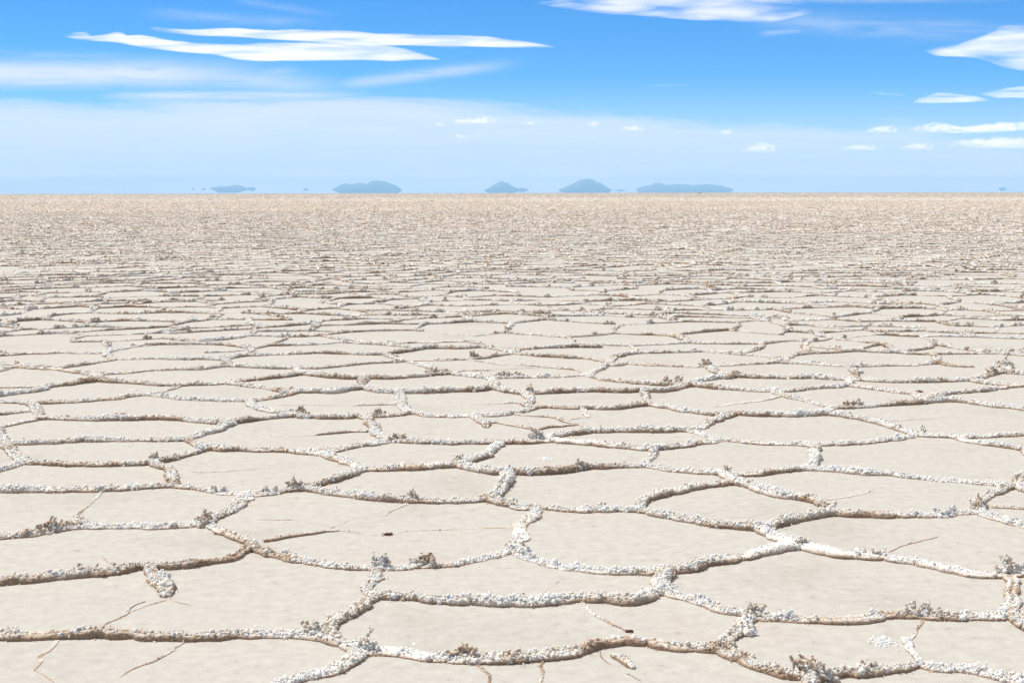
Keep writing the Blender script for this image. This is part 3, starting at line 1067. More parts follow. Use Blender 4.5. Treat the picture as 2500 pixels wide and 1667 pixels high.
def ridge_batch(geo, E, K, M, a0, h0, seedn=0):
    """many far ridges at once, K points along and M across each"""
    ne = len(E)
    if not ne:
        return None
    f = np.linspace(0, 1, K)[None, :, None]
    d = E[:, 1] - E[:, 0]
    bow = np.sin(np.pi * np.linspace(0, 1, K))[None, :, None] * np.stack([-d[:, 1], d[:, 0]], 1)[:, None] \
        * rng.normal(0, .07, (ne, 1, 1))
    C = (E[:, :1] + d[:, None] * f + bow).reshape(-1, 2)
    C = C + .05 * (np.stack([n2(C, 7.0, 1), n2(C, 7.0, 2)], 1) - .5)
    N = np.stack([-d[:, 1], d[:, 0]], 1) / np.maximum(np.hypot(d[:, 0], d[:, 1]), 1e-6)[:, None]
    N = np.repeat(N, K, 0)
    aa = np.repeat(a0, K) * (.7 + .6 * rng.random(ne * K))
    hh = np.repeat(h0, K) * (.45 + 1.1 * rng.random(ne * K)) * (.5 + n2(C, 1.3, 8))
    if M >= 7:
        sx = np.array([.8, 1.0, .75, .1, -.6, -1.0, -.8])
        sz = np.array([-.05, .35, .85, 1.0, .9, .35, -.05])
    elif M == 5:
        sx = np.array([1.0, .7, 0, -.7, -1.0])
        sz = np.array([-.05, .7, 1.0, .7, -.05])
    else:
        sx = np.array([1.0, 0, -1.0])
        sz = np.array([-.05, 1.0, -.05])
    V = np.empty((ne * K, M, 3))
    V[:, :, :2] = C[:, None] + N[:, None] * (aa[:, None] * sx[None] * rng.uniform(.8, 1.2, (ne * K, M)))[:, :, None]
    V[:, :, 2] = hh[:, None] * sz[None] * rng.uniform(.75, 1.25, (ne * K, M))
    pat = np.clip((n2(C, 2.2, 31) * .6 + n2(C, 9., 32) * .4 - .33) * 2.6, 0, 1)
    dust = np.clip((1.1 - np.clip(sz, 0, 1))[None] * (.46 + .78 * pat[:, None]) + rng.normal({7: .03, 5: .03}.get(M, .09), .28, (ne * K, M)), 0, 1.2)
    ii = (np.arange(ne)[:, None, None] * K * M + np.arange(K - 1)[None, :, None] * M + np.arange(M - 1)[None, None]).reshape(-1)
    geo.add(V.reshape(-1, 3), q=np.stack([ii, ii + 1, ii + 1 + M, ii + M], -1), a=dust.reshape(-1))
    return C, N, aa, hh


def far_lumps(C, N, aa, hh, per, r0, stack, brown):
    """crystals and upright clumps on far ridges"""
    m = int(per * len(C))
    i = rng.integers(0, len(C), m)
    cs, rs, du = [], [], []
    base = C[i] + N[i] * (aa[i] * rng.uniform(-.8, .8, m))[:, None]
    z = hh[i] * .8
    k = rng.integers(1, stack + 1, m)
    for lev in range(stack):
        ok = k > lev
        r = r0 * rng.uniform(.6, 1.3, ok.sum()) * (1 - .12 * lev)
        c = np.stack([base[ok, 0] + rng.normal(0, r0 * .7, ok.sum()), base[ok, 1] + rng.normal(0, r0 * .7, ok.sum()),
                      z[ok] + r0 * .95 * lev], 1)
        cs.append(c); rs.append(r); du.append(np.clip(rng.normal(brown + .12 * lev, .25, ok.sum()), 0, 1.2))
    lumps(mass, np.concatenate(cs), np.concatenate(rs), np.concatenate(du), jit=.35, octa=True)


def pick(lo, hi):
    return E[(Dm > lo) & (Dm <= hi)]


def sized(e, ha, hb):
    n = len(e)
    return HALF[3] * rng.uniform(.8, 1.2, n), rng.uniform(ha, hb, n)


b = pick(NEAR, 60)
C, N, aa, hh = ridge_batch(mass, b, 15, 7, *sized(b, .014, .034))
far_lumps(C, N, aa, hh, .9, .016, 1, .25)
far_lumps(C, N, aa, hh, .10, .020, 5, .55)
b = pick(60, 130)
C, N, aa, hh = ridge_batch(mass, b, 9, 5, *sized(b, .015, .038))
far_lumps(C, N, aa, hh, .30, .024, 1, .3)
far_lumps(C, N, aa, hh, .12, .028, 4, .6)
b = pick(130, 260)
C, N, aa, hh = ridge_batch(mass, b, 5, 3, *sized(b, .020, .050))
far_lumps(C, N, aa, hh, .16, .040, 2, .6)
b = pick(260, 440)
ridge_batch(mass, b, 4, 3, *sized(b, .03, .085))
# beyond that only the crests of one row after another can be seen over each other
D = 425.0
while D < 9000:
    w = .43 * D + 20
    nseg = 420
    x = np.linspace(-w, w, nseg + 1) + rng.uniform(-3, 3)
    y = D + (noise(np.stack([x * .02, np.full(nseg + 1, D), np.zeros(nseg + 1)], 1), 91) - .5) * D * .03
    P = np.stack([x, y], 1)
    e = np.stack([P[:-1], P[1:]], 1)[rng.random(nseg) < .86]
    n = len(e)
    ridge_batch(mass, e, 3, 3, np.full(n, .05), .075 * rng.uniform(.4, 1.6, n))
    D *= 1.022

far_net = mass.build('salt_ridges', M_SALT)
tag(far_net, 'endless net of low tan and white salt ridges running to the horizon', 'salt ridges', kind='stuff')
for o in singles:
    tag(o, 'low tan and white salt ridge among the crowded rows behind the nearer plates', 'salt ridge',
        'salt ridges crowding the middle distance')

# ------------------------------------------------------------------ labels of the traced ridges
ORD = ['first', 'second', 'third', 'fourth', 'fifth', 'sixth', 'seventh', 'eighth', 'ninth', 'tenth', 'eleventh',
       'twelfth', 'thirteenth', 'fourteenth', 'fifteenth', 'sixteenth', 'seventeenth', 'eighteenth', 'nineteenth', 'twentieth']
BANDS = [(1530, 'along the bottom edge'), (1430, 'front row of plates'), (1330, 'second row of plates'),
         (1240, 'third row of plates'), (1160, 'fourth row of plates'), (1090, 'fifth row of plates'),
         (1030, 'sixth row of plates'), (980, 'seventh row of plates'), (930, 'eighth row of plates'),
         (890, 'ninth row of plates'), (0, 'tenth row of plates')]
groups = {}
for r in ridges:
    p = r['px']
    mx, my = np.clip(p[:, 0], 0, 2500).mean(), np.clip(p[:, 1], 0, 1667).mean()
    band = next(n for y, n in BANDS if my >= y)
    (x0, y0), (x1, y1) = p[0], p[-1]
    if x1 < x0:
        x0, y0, x1, y1 = x1, y1, x0, y0
    sl = (y1 - y0) / max(1, x1 - x0)
    ori = 'running across' if abs(sl) < .10 else ('coming towards the viewer' if abs(sl) > .9 else
          ('slanting down rightward' if sl > 0 else 'slanting up rightward'))
    kind = {3: 'thick', 2: 'slim', 1: 'thin', 0: 'hairline'}[r['cls']]
    groups.setdefault((kind, ori, band), []).append((mx, r))
for (kind, ori, band), lst in groups.items():
    lst.sort(key=lambda t: t[0])
    for n, (mx, r) in enumerate(lst):
        noun = 'salt crack' if r['cls'] == 0 else 'salt ridge'
        look = {'thick': 'thick white', 'slim': 'slim white', 'thin': 'thin tan', 'hairline': 'hairline'}[kind]
        lab = f'{look} {noun} {ori}, {band}'
        if len(lst) > 1:
            lab += f', {ORD[n]} from left'
        tag(r['obj'], lab, noun, 'hairline cracks in the salt plates' if r['cls'] == 0 else 'salt ridges between the near plates')

# ------------------------------------------------------------------ red-brown mud showing through the crust
MUD = [('B1:1210,1150', .032, 'small reddish brown clod on the cracked plate at centre'),
       ('A1:1270,795', .040, 'rust red mud pocket under the raised crust of a front ridge'),
       ('A2:1075,1100', .022, 'tiny dark maroon mud clod at the end of a thin ridge'),
       ('C2:1200,570', .034, 'dark red mud patch below a brown crystal clump in middle distance'),
       ('C4:1150,740', .040, 'maroon mud hollow beside the ridge junction on the right'),
       ('B2:880,352', .016, 'tiny black red speck of mud at the foot of a ridge')]
for s, r0, lab in MUD:
    r0 *= .55
    b = ground(*pt(s))
    g = Geo()
    n = 120
    c = np.zeros((n, 3))
    c[:, 0] = b[0] + rng.normal(0, r0 * .50, n)
    c[:, 1] = b[1] + rng.normal(0, r0 * .30, n)
    c[:, 2] = np.abs(rng.normal(0, r0 * .22, n)) + .002
    lumps(g, c, r0 * rng.uniform(.10, .22, n), np.zeros(n), jit=.4)
    o = g.build('mud_clod', M_MUD, origin=(b[0], b[1], 0))
    tag(o, lab, 'mud clod', 'mud showing through the salt')

# white powdery salt patches lying on plates
for s, lab in (('A3:1060,1190', 'round patch of loose bluish white salt powder on the right front plate'),
               ('B2:310,455', 'flat smear of loose white salt on a plate near the centre'),
               ('C0:1530,722', 'scatter of grey white salt crumbs on a plate at left')):
    b = ground(*pt(s))
    g = Geo()
    n = 420
    c = np.zeros((n, 3))
    c[:, 0] = b[0] + rng.normal(0, .018, n)
    c[:, 1] = b[1] + rng.normal(0, .030, n)
    rr = .0030 * np.exp(rng.normal(0, .4, n))
    c[:, 2] = rr * .3
    lumps(g, c, rr, rng.uniform(-.1, .05, n), jit=.3)
    o = g.build('salt_patch', M_SALT, origin=(b[0], b[1], 0))
    tag(o, lab, 'salt patch', 'loose salt on the plates')

# ------------------------------------------------------------------ solids traced from an outline, with depth
def inflate(name, top, bot, y, depth, mat, rough=0.0, K=18, n=70, prof=0.0, zoff=0.0, seed=0, pw=.5):
    """a closed body with the given outline (photo pixels) at distance y, 'depth' metres thick"""
    top, bot = np.array(top, float), np.array(bot, float)
    x0, x1 = top[0, 0], top[-1, 0]
    u = (1 - np.cos(np.linspace(0, np.pi, n))) / 2
    xs = x0 + (x1 - x0) * u
    yt = np.interp(xs, top[:, 0], top[:, 1])
    yb = np.maximum(np.interp(xs, bot[:, 0], bot[:, 1]), yt + .02)
    th = np.linspace(0, 2 * np.pi, K, endpoint=False)
    V = np.zeros((n, K, 3))
    env = np.clip(np.minimum(u, 1 - u) * 4, 0, 1) ** pw
    for k in range(n):
        a, b = far(xs[k], yt[k], y), far(xs[k], yb[k], y)
        zc, hz = (a[2] + b[2]) / 2, (a[2] - b[2]) / 2
        V[k, :, 0] = a[0]
        V[k, :, 1] = y + depth * .5 * env[k] * np.cos(th) * np.abs(np.cos(th)) ** prof
        V[k, :, 2] = zc + hz * np.sin(th) + zoff
    if rough:
        span = np.abs(V[:, :, 2]).max()
        sc = 2.6 / (depth + 1)
        p = V.reshape(-1, 3) * sc
        d = (noise(p * 3, seed + 60) - .5) + .5 * (noise(p * 8, seed + 61) - .5)
        V[:, :, 2] += (d.reshape(n, K) * rough * (np.sin(th) > -.2)[None] * env[:, None])
        V[:, :, 1] += d.reshape(n, K) * rough * 2 * env[:, None]
    ii = np.arange(n - 1)[:, None] * K + np.arange(K)[None]
    jj = np.arange(n - 1)[:, None] * K + (np.arange(K)[None] + 1) % K
    Q = np.stack([ii, jj, jj + K, ii + K], -1).reshape(-1, 4)
    Vf = V.reshape(-1, 3)
    caps = []
    for row in (0, n - 1):
        c = len(Vf)
        Vf = np.concatenate([Vf, V[row].mean(0)[None]])
        for k in range(K):
            k2 = (k + 1) % K
            caps.append([row * K + k2, row * K + k, c] if row == 0 else [row * K + k, row * K + k2, c])
    org = np.array([Vf[:, 0].mean(), y, Vf[:, 2].min()])
    o = link_mesh(name, Vf - org, [Q, np.array(caps)], mat)
    o.location = org
    return o


HILLS = [
    ([(513, 461), (520, 458), (535, 455), (550, 456), (575, 452), (590, 454), (600, 459), (605, 461), (612, 456), (622, 458), (625, 462)],
     [(513, 462), (525, 466), (535, 471), (580, 471), (590, 468), (603, 463.5), (606, 463.5), (616, 468), (625, 463)], 24500,
     'low blue hill with a round lobe at its right end, far left'),
    ([(466, 462), (471, 459), (477, 462)], [(466, 462.5), (471, 464.5), (477, 462.5)], 24500, 'leftmost tiny blue speck of a hill'),
    ([(491, 462), (498, 458.5), (504, 462)], [(491, 462.5), (498, 465), (504, 462.5)], 24500, 'tiny blue hill speck just left of the low lobed hill'),
    ([(739, 463), (745, 459.5), (755, 463)], [(739, 463.5), (746, 467), (755, 463.5)], 24500, 'small lone blue hill speck left of the broad humped hill'),
    ([(811, 463), (830, 452), (842, 448), (855, 451), (865, 449), (880, 447), (895, 450), (908, 443), (920, 441), (930, 441), (945, 446), (960, 450), (972, 456), (982, 464)],
     [(811, 464), (820, 468), (832, 472), (970, 472.5), (976, 469), (982, 465)], 23000, 'broad blue hill with several humps, the widest dark one'),
    ([(1182, 465), (1205, 452), (1225, 443), (1240, 447), (1255, 456), (1266, 460.5), (1275, 458.5), (1282, 461), (1286, 460), (1291, 464)],
     [(1182, 466), (1195, 473), (1250, 473), (1265, 468), (1280, 469), (1291, 465)], 22500, 'small pointed blue hill with a trailing low knob on its right'),
    ([(1362, 465), (1385, 455), (1415, 440), (1430, 436), (1445, 438), (1470, 450), (1495, 465)],
     [(1362, 466), (1380, 473), (1483, 473), (1495, 466)], 22000, 'cone shaped blue hill, the tallest on the horizon'),
    ([(1500, 465), (1515, 462.5), (1530, 465)], [(1500, 466), (1515, 468), (1530, 466)], 26000, 'very faint blue hill speck right of the cone shaped hill'),
    ([(1552, 464), (1560, 457), (1590, 452), (1600, 447), (1612, 447), (1625, 452), (1660, 450), (1690, 453), (1720, 450), (1735, 452), (1760, 454), (1785, 460), (1790, 464)],
     [(1552, 465), (1565, 472.5), (1775, 472.5), (1790, 466)], 25800, 'long pale blue flat topped hill, the faintest wide one'),
    ([(2437, 462), (2443, 458), (2452, 457.5), (2460, 462)], [(2437, 462.5), (2447, 467), (2460, 462.5)], 24500, 'small blue hill speck alone at far right'),
]
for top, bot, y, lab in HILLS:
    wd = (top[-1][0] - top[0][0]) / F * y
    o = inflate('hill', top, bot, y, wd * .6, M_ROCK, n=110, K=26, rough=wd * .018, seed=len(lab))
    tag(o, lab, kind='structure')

# ------------------------------------------------------------------ the far vehicle on the horizon
def build_car():
    D = 3000.0
    p = far(1709, 473, D)
    root = bpy.data.objects.new('car', None)
    COL.objects.link(root)
    root.location = (p[0], D, 0)
    tag(root, 'tiny dark off-road car far away on the horizon in front of the pale hill', 'car')
    paint = plain('dark_paint', (.03, .03, .035), .35, .2, 1)
    rub = plain('tyre_rubber', (.02, .02, .02), .9, .2, 4)
    gl = plain('dark_glass', (.02, .025, .03), .1, .1, 1)

    def prism(name, prof, w, mat):
        k = len(prof)
        V = [[x, -w / 2, z] for x, z in prof] + [[x, w / 2, z] for x, z in prof]
        q = [[i, (i + 1) % k, (i + 1) % k + k, i + k] for i in range(k)]
        me = bpy.data.meshes.new(name)
        me.from_pydata(V, [], q + [list(range(k))[::-1], list(range(k, 2 * k))])
        me.materials.append(mat)
        o = bpy.data.objects.new(name, me)
        COL.objects.link(o)
        o.parent = root
        return o
    prism('body', [(-2.4, .45), (2.4, .45), (2.45, .95), (1.3, 1.12), (.75, 1.85), (-2.2, 1.88), (-2.42, 1.1)], 1.85, paint)
    prism('window', [(-2.0, 1.2), (.95, 1.2), (.62, 1.75), (-1.95, 1.78)], 1.87, gl)
    for x in (-1.5, 1.5):
        for yy in (-.82, .82):
            k = 16
            prof = [(x + .4 * math.cos(2 * math.pi * i / k), .4 + .4 * math.sin(2 * math.pi * i / k)) for i in range(k)]
            w = prism('wheel', prof, .25, rub)
            w.location.y = yy


build_car()

# ------------------------------------------------------------------ clouds
def cloud_material(dens, name='cloud_vapour', scale=1.0, sharp=.45, stretch=(1, 1, 1), soft=.15, rim=0.0):
    m = bpy.data.materials.new(name)
    m.use_nodes = True
    nt = m.node_tree
    nt.nodes.remove(nt.nodes['Principled BSDF'])
    out = nt.nodes['Material Output']
    lk = nt.links.new
    tc = nt.nodes.new('ShaderNodeTexCoord')
    mp = node(nt, 'ShaderNodeMapping')
    mp.inputs['Scale'].default_value = tuple(s * scale for s in stretch)
    lk(tc.outputs['Object'], mp.inputs['Vector'])
    nz = node(nt, 'ShaderNodeTexNoise', i_Scale=1.0, i_Detail=6.0, i_Roughness=.62, i_Distortion=.4)
    lk(mp.outputs[0], nz.inputs['Vector'])
    # thinner towards the rim of the body
    sub = node(nt, 'ShaderNodeVectorMath', operation='SUBTRACT')
    lk(tc.outputs['Generated'], sub.inputs[0])
    sub.inputs[1].default_value = (.5, .5, .5)
    ln = node(nt, 'ShaderNodeVectorMath', operation='LENGTH')
    lk(sub.outputs[0], ln.inputs[0])
    rim2 = node(nt, 'ShaderNodeMath', operation='MULTIPLY_ADD')
    lk(ln.outputs['Value'], rim2.inputs[0])
    rim2.inputs[1].default_value = -rim
    lk(nz.outputs['Fac'], rim2.inputs[2])
    mr = node(nt, 'ShaderNodeMapRange', interpolation_type='SMOOTHSTEP')
    mr.inputs['From Min'].default_value = sharp - soft
    mr.inputs['From Max'].default_value = sharp + soft
    mr.inputs['To Min'].default_value = 0.0
    mr.inputs['To Max'].default_value = dens
    lk(rim2.outputs[0], mr.inputs['Value'])
    v = node(nt, 'ShaderNodeVolumePrincipled')
    v.inputs['Color'].default_value = (1, 1, 1, 1)
    v.inputs['Anisotropy'].default_value = 0.0
    lk(mr.outputs[0], v.inputs['Density'])
    lk(v.outputs[0], out.inputs['Volume'])
    return m


CL = 30000.0
M_LENS = cloud_material(.0026, 'lens_cloud_vapour', 1 / 300., .535, (.18, .8, 2.4), .17)
M_PUFF = cloud_material(.0026, 'puff_cloud_vapour', 1 / 150., .38, (.8, .8, 1.8), .11, .44)
M_WISP = cloud_material(.0016, 'wispy_cloud_vapour', 1 / 560., .565, (.36, .8, 2.8), .16)

CLOUDS = [
    # outline top, outline bottom, distance, material, label
    ([(155, 88), (175, 82), (195, 78), (212, 80), (222, 90), (240, 88), (270, 86), (290, 78), (300, 80), (312, 90), (345, 87), (380, 92), (420, 100), (480, 107), (560, 110), (650, 106), (800, 105), (900, 107), (960, 113), (1010, 124), (1040, 134), (1078, 146)],
     [(155, 90), (195, 99), (222, 100), (290, 106), (350, 117), (430, 126), (520, 133), (570, 145), (620, 150), (760, 149), (880, 147), (960, 150), (1010, 147), (1078, 147)], 30000, 'LENS',
     'large smooth lens shaped white cloud at upper left, the lower of two', 1500),
    ([(362, 70), (380, 66), (410, 70), (470, 75), (530, 72), (570, 70), (620, 75), (680, 79), (720, 74), (790, 76), (860, 76), (920, 84), (1050, 87), (1180, 90), (1260, 99), (1310, 105), (1355, 115)],
     [(362, 72), (400, 80), (470, 86), (560, 89), (650, 94), (760, 102), (860, 108), (1000, 110), (1130, 113), (1250, 117), (1310, 117), (1355, 117)], 32000, 'LENS',
     'long thin white cloud streak just above the large lens shaped cloud', 1500),
    ([(1040, 112), (1075, 109), (1130, 114)], [(1040, 113), (1090, 121), (1130, 116)], 31000, 'WISP', 'small wisp tucked under the long thin white streak', 500),
    ([(1310, 8), (1360, 3), (1420, 4), (1500, 0), (1560, -12), (1640, -20), (1760, -25), (1850, -22), (1940, -14), (1985, 30)],
     [(1310, 12), (1400, 20), (1480, 28), (1560, 38), (1640, 46), (1720, 52), (1800, 55), (1880, 58), (1985, 34)], 30000, 'WISP',
     'broad fibrous white cloud cut by the top edge of the sky', 2200),
    ([(2258, 124), (2300, 112), (2350, 105), (2400, 85), (2440, 66), (2480, 58), (2560, 50), (2640, 70)],
     [(2258, 126), (2300, 136), (2360, 138), (2420, 150), (2460, 168), (2520, 178), (2600, 170), (2640, 120)], 30000, 'WISP',
     'fluffy white cloud spreading out past the right edge of the sky', 2200),
    ([(2225, 251), (2250, 238), (2290, 226), (2330, 230), (2380, 235), (2415, 245)], [(2225, 252), (2290, 254), (2360, 251), (2415, 247)], 36000, 'LENS',
     'small flat lens shaped white cloud at right above the low puffs', 900),
    ([(2395, 228), (2430, 222), (2470, 213), (2540, 210), (2600, 225)], [(2395, 232), (2440, 240), (2520, 241), (2600, 232)], 36000, 'LENS',
     'white cloud sliver touching the right edge above a flat lens cloud', 900),
    ([(2122, 226), (2145, 222), (2180, 227), (2215, 234)], [(2122, 228), (2160, 233), (2215, 237)], 36000, 'WISP', 'thin slanted cloud wisp left of the flat lens cloud', 500),
    ([(1092, 300), (1110, 294), (1135, 292), (1160, 292), (1185, 283), (1205, 284), (1218, 294)], [(1092, 303), (1140, 303), (1190, 302), (1218, 297)], 42000, 'PUFF',
     'elongated small puffy cloud at centre, highest of the low puffs', 700),
    ([(1052, 306), (1068, 300), (1090, 306)], [(1052, 308), (1070, 310), (1090, 308)], 42000, 'PUFF', 'faint little puff left of the elongated puffy cloud', 350),
    ([(1098, 333), (1120, 328), (1145, 333)], [(1098, 336), (1122, 338), (1145, 336)], 42000, 'PUFF', 'faint little puff below the elongated puffy cloud', 350),
    ([(1275, 300), (1292, 295), (1310, 302)], [(1275, 305), (1292, 306), (1310, 305)], 42000, 'PUFF', 'faint small puff right of the elongated puffy cloud', 350),
    ([(1428, 305), (1440, 297), (1455, 297), (1466, 304)], [(1428, 309), (1448, 311), (1466, 308)], 42000, 'PUFF', 'tiny round puff left of the flat bottomed middle puff', 400),
    ([(1507, 316), (1525, 311), (1545, 306), (1560, 308), (1578, 318)], [(1507, 319), (1540, 321), (1578, 320)], 42000, 'PUFF', 'flat bottomed small white puff at middle right', 500),
    ([(1752, 324), (1765, 318), (1780, 315), (1793, 322)], [(1752, 328), (1772, 331), (1793, 327)], 42000, 'PUFF', 'small lone round puff above the domed cloud', 400),
    ([(1802, 366), (1825, 358), (1845, 351), (1866, 348), (1885, 353), (1912, 365)], [(1802, 369), (1850, 374), (1890, 371), (1912, 368)], 42000, 'PUFF',
     'domed bright puff with a flat base, low in the sky right of centre', 700),
    ([(2050, 364), (2075, 356), (2100, 352), (2130, 353), (2150, 364)], [(2050, 367), (2100, 368), (2150, 367)], 42000, 'PUFF', 'flat long puff right of the domed bright puff', 600),
    ([(2105, 322), (2130, 313), (2150, 307), (2180, 308), (2205, 317)], [(2105, 326), (2150, 326), (2205, 322)], 42000, 'PUFF', 'low mound puff left of the long cloud bank', 600),
    ([(2215, 318), (2245, 303), (2275, 297), (2310, 303), (2350, 310), (2400, 305), (2440, 298), (2500, 296), (2580, 310)], [(2215, 326), (2300, 328), (2400, 325), (2500, 320), (2580, 318)], 42000, 'PUFF',
     'long white cloud bank at right, upper of two', 1200),
    ([(2312, 352), (2340, 341), (2375, 337), (2410, 340), (2440, 336), (2480, 334), (2580, 350)], [(2312, 357), (2400, 362), (2480, 364), (2580, 360)], 42000, 'PUFF',
     'long white cloud bank at right, lower of two', 1200),
    ([(2195, 362), (2220, 352), (2260, 348), (2292, 357)], [(2195, 365), (2240, 368), (2292, 363)], 42000, 'PUFF', 'pale low puff left of the lower cloud bank', 600),
]
MATS = {'LENS': M_LENS, 'PUFF': M_PUFF, 'WISP': M_WISP}
for i, (top, bot, y, mk, lab, dep) in enumerate(CLOUDS):
    px_m = y / F
    o = inflate('cloud', top, bot, y, dep, MATS[mk], rough={'LENS': 5.0, 'PUFF': 10, 'WISP': 9}[mk] * px_m, K=24, n=140, seed=i, pw=.6, prof={'LENS': .3, 'PUFF': .5, 'WISP': .8}[mk])
    tag(o, lab, 'cloud', 'clouds in the sky')

# ------------------------------------------------------------------ air
def haze():
    m = bpy.data.materials.new('haze_air')
    m.use_nodes = True
    nt = m.node_tree
    nt.nodes.remove(nt.nodes['Principled BSDF'])
    v = node(nt, 'ShaderNodeVolumePrincipled')
    v.inputs['Color'].default_value = (.40, .70, 1.0, 1)
    v.inputs['Density'].default_value = 8.0e-5
    v.inputs['Anisotropy'].default_value = 0.0
    nt.links.new(v.outputs[0], nt.nodes['Material Output'].inputs['Volume'])
    x, y0, y1, z0, z1 = 28800, -28800, 28800, -1.0, 262.0
    V = np.array([[sx, sy, sz] for sz in (z0, z1) for sy in (y0, y1) for sx in (-x, x)], float)
    Q = np.array([[0, 2, 3, 1], [4, 5, 7, 6], [0, 1, 5, 4], [2, 6, 7, 3], [0, 4, 6, 2], [1, 3, 7, 5]])
    o = link_mesh('haze', V, [Q], m, smooth=False)
    tag(o, 'pale blue haze filling the air over the flat', kind='stuff')


haze()

# ------------------------------------------------------------------ sun and sky
SUN_AZ, SUN_EL = R(70), R(61)          # azimuth: degrees left of straight ahead
sd = Vector((-math.sin(SUN_AZ) * math.cos(SUN_EL), math.cos(SUN_AZ) * math.cos(SUN_EL), math.sin(SUN_EL)))
sun = bpy.data.lights.new('sun', 'SUN')
sun.energy = 4.45
sun.angle = R(.53)
sun.color = (1.0, .95, .875)
so = bpy.data.objects.new('sun', sun)
COL.objects.link(so)
so.rotation_euler = sd.to_track_quat('Z', 'Y').to_euler()
so.location = (-20, 20, 40)

world = bpy.data.worlds.new('World')
SC.world = world
world.use_nodes = True
nt = world.node_tree
lk = nt.links.new
bg = nt.nodes['Background']
sky = nt.nodes.new('ShaderNodeTexSky')
sky.sky_type = 'NISHITA'
sky.sun_disc = False
sky.sun_elevation = SUN_EL
sky.sun_rotation = -SUN_AZ
sky.altitude = 3650
sky.air_density = 1.0
sky.dust_density = 0.0
sky.ozone_density = 3.0
hs = node(nt, 'ShaderNodeHueSaturation')
hs.inputs['Saturation'].default_value = 1.3
hs.inputs['Value'].default_value = 1.0
lk(sky.outputs[0], hs.inputs['Color'])


def M(op, a, b=None, c=None, clamp=False):
    n = node(nt, 'ShaderNodeMath', operation=op)
    n.use_clamp = clamp
    for i, v in enumerate((a, b, c)):
        if v is None:
            continue
        if isinstance(v, (int, float)):
            n.inputs[i].default_value = v
        else:
            lk(v, n.inputs[i])
    return n.outputs[0]


tc = nt.nodes.new('ShaderNodeTexCoord')
sx = nt.nodes.new('ShaderNodeSeparateXYZ')
lk(tc.outputs['Generated'], sx.inputs[0])
ysafe = M('MAXIMUM', M('ABSOLUTE', sx.outputs[1]), .02)
AZ = M('DIVIDE', sx.outputs[0], ysafe)          # tangent of the bearing
EL = M('DIVIDE', sx.outputs[2], ysafe)          # tangent of the height


def sky_az(px):
    d = ray(px, 300)
    return d[0] / d[1]


def sky_el(py):
    d = ray(W0 / 2, py)
    return d[2] / d[1]


def cirrus_noise(sx_, sy_, seed, det=5.0, rough=.6):
    cb = nt.nodes.new('ShaderNodeCombineXYZ')
    lk(M('MULTIPLY', AZ, sx_), cb.inputs[0])
    lk(M('MULTIPLY', EL, sy_), cb.inputs[1])
    cb.inputs[2].default_value = seed
    n = node(nt, 'ShaderNodeTexNoise', i_Scale=1.0, i_Detail=det, i_Roughness=rough, i_Distortion=.6)
    lk(cb.outputs[0], n.inputs['Vector'])
    return n.outputs['Fac']


def smooth(v, e0, e1):
    n = node(nt, 'ShaderNodeMapRange', interpolation_type='SMOOTHSTEP')
    if e0 < e1:
        n.inputs['From Min'].default_value = e0
        n.inputs['From Max'].default_value = e1
    else:
        n.inputs['From Min'].default_value = e1
        n.inputs['From Max'].default_value = e0
        n.inputs['To Min'].default_value = 1.0
        n.inputs['To Max'].default_value = 0.0
    lk(v, n.inputs['Value'])
    return n.outputs[0]


NZ1 = cirrus_noise(5, 26, 1.0)
NZ2 = cirrus_noise(14, 120, 4.0)
# veil: a high thin sheet whose upper edge falls from left to right
edge = nt.nodes.new('ShaderNodeFloatCurve')
cur = edge.mapping.curves[0]
pts = [(0, 246), (330, 246), (520, 226), (800, 212), (1000, 224), (1200, 240), (1500, 262), (1800, 282), (2150, 306), (2500, 330)]
cur.points[0].location = (0, (sky_el(pts[0][1])) / .14)
cur.points[1].location = (1, (sky_el(pts[-1][1])) / .14)
for x, y in pts[1:-1]:
    cur.points.new(x / 2500, sky_el(y) / .14)
edge.mapping.update()
azn = M('DIVIDE', M('SUBTRACT', AZ, sky_az(0)), sky_az(2500) - sky_az(0), clamp=True)
lk(azn, edge.inputs['Value'])
edge_el = M('MULTIPLY', edge.outputs[0], .14)
dv = M('SUBTRACT', EL, edge_el)
dv = M('ADD', dv, M('MULTIPLY', M('ADD', M('MULTIPLY', M('SUBTRACT', NZ1, .5), 1.0), M('MULTIPLY', M('SUBTRACT', NZ2, .5), .45)), .036))
veil = smooth(dv, .007, -.013)
veil = M('MULTIPLY', veil, M('ADD', .54, M('ADD', M('MULTIPLY', NZ1, .36), M('MULTIPLY', NZ2, .40))))
low = smooth(EL, .085, .0)                       # thicker towards the horizon
veil = M('MAXIMUM', veil, M('MULTIPLY', low, .84))
total = veil


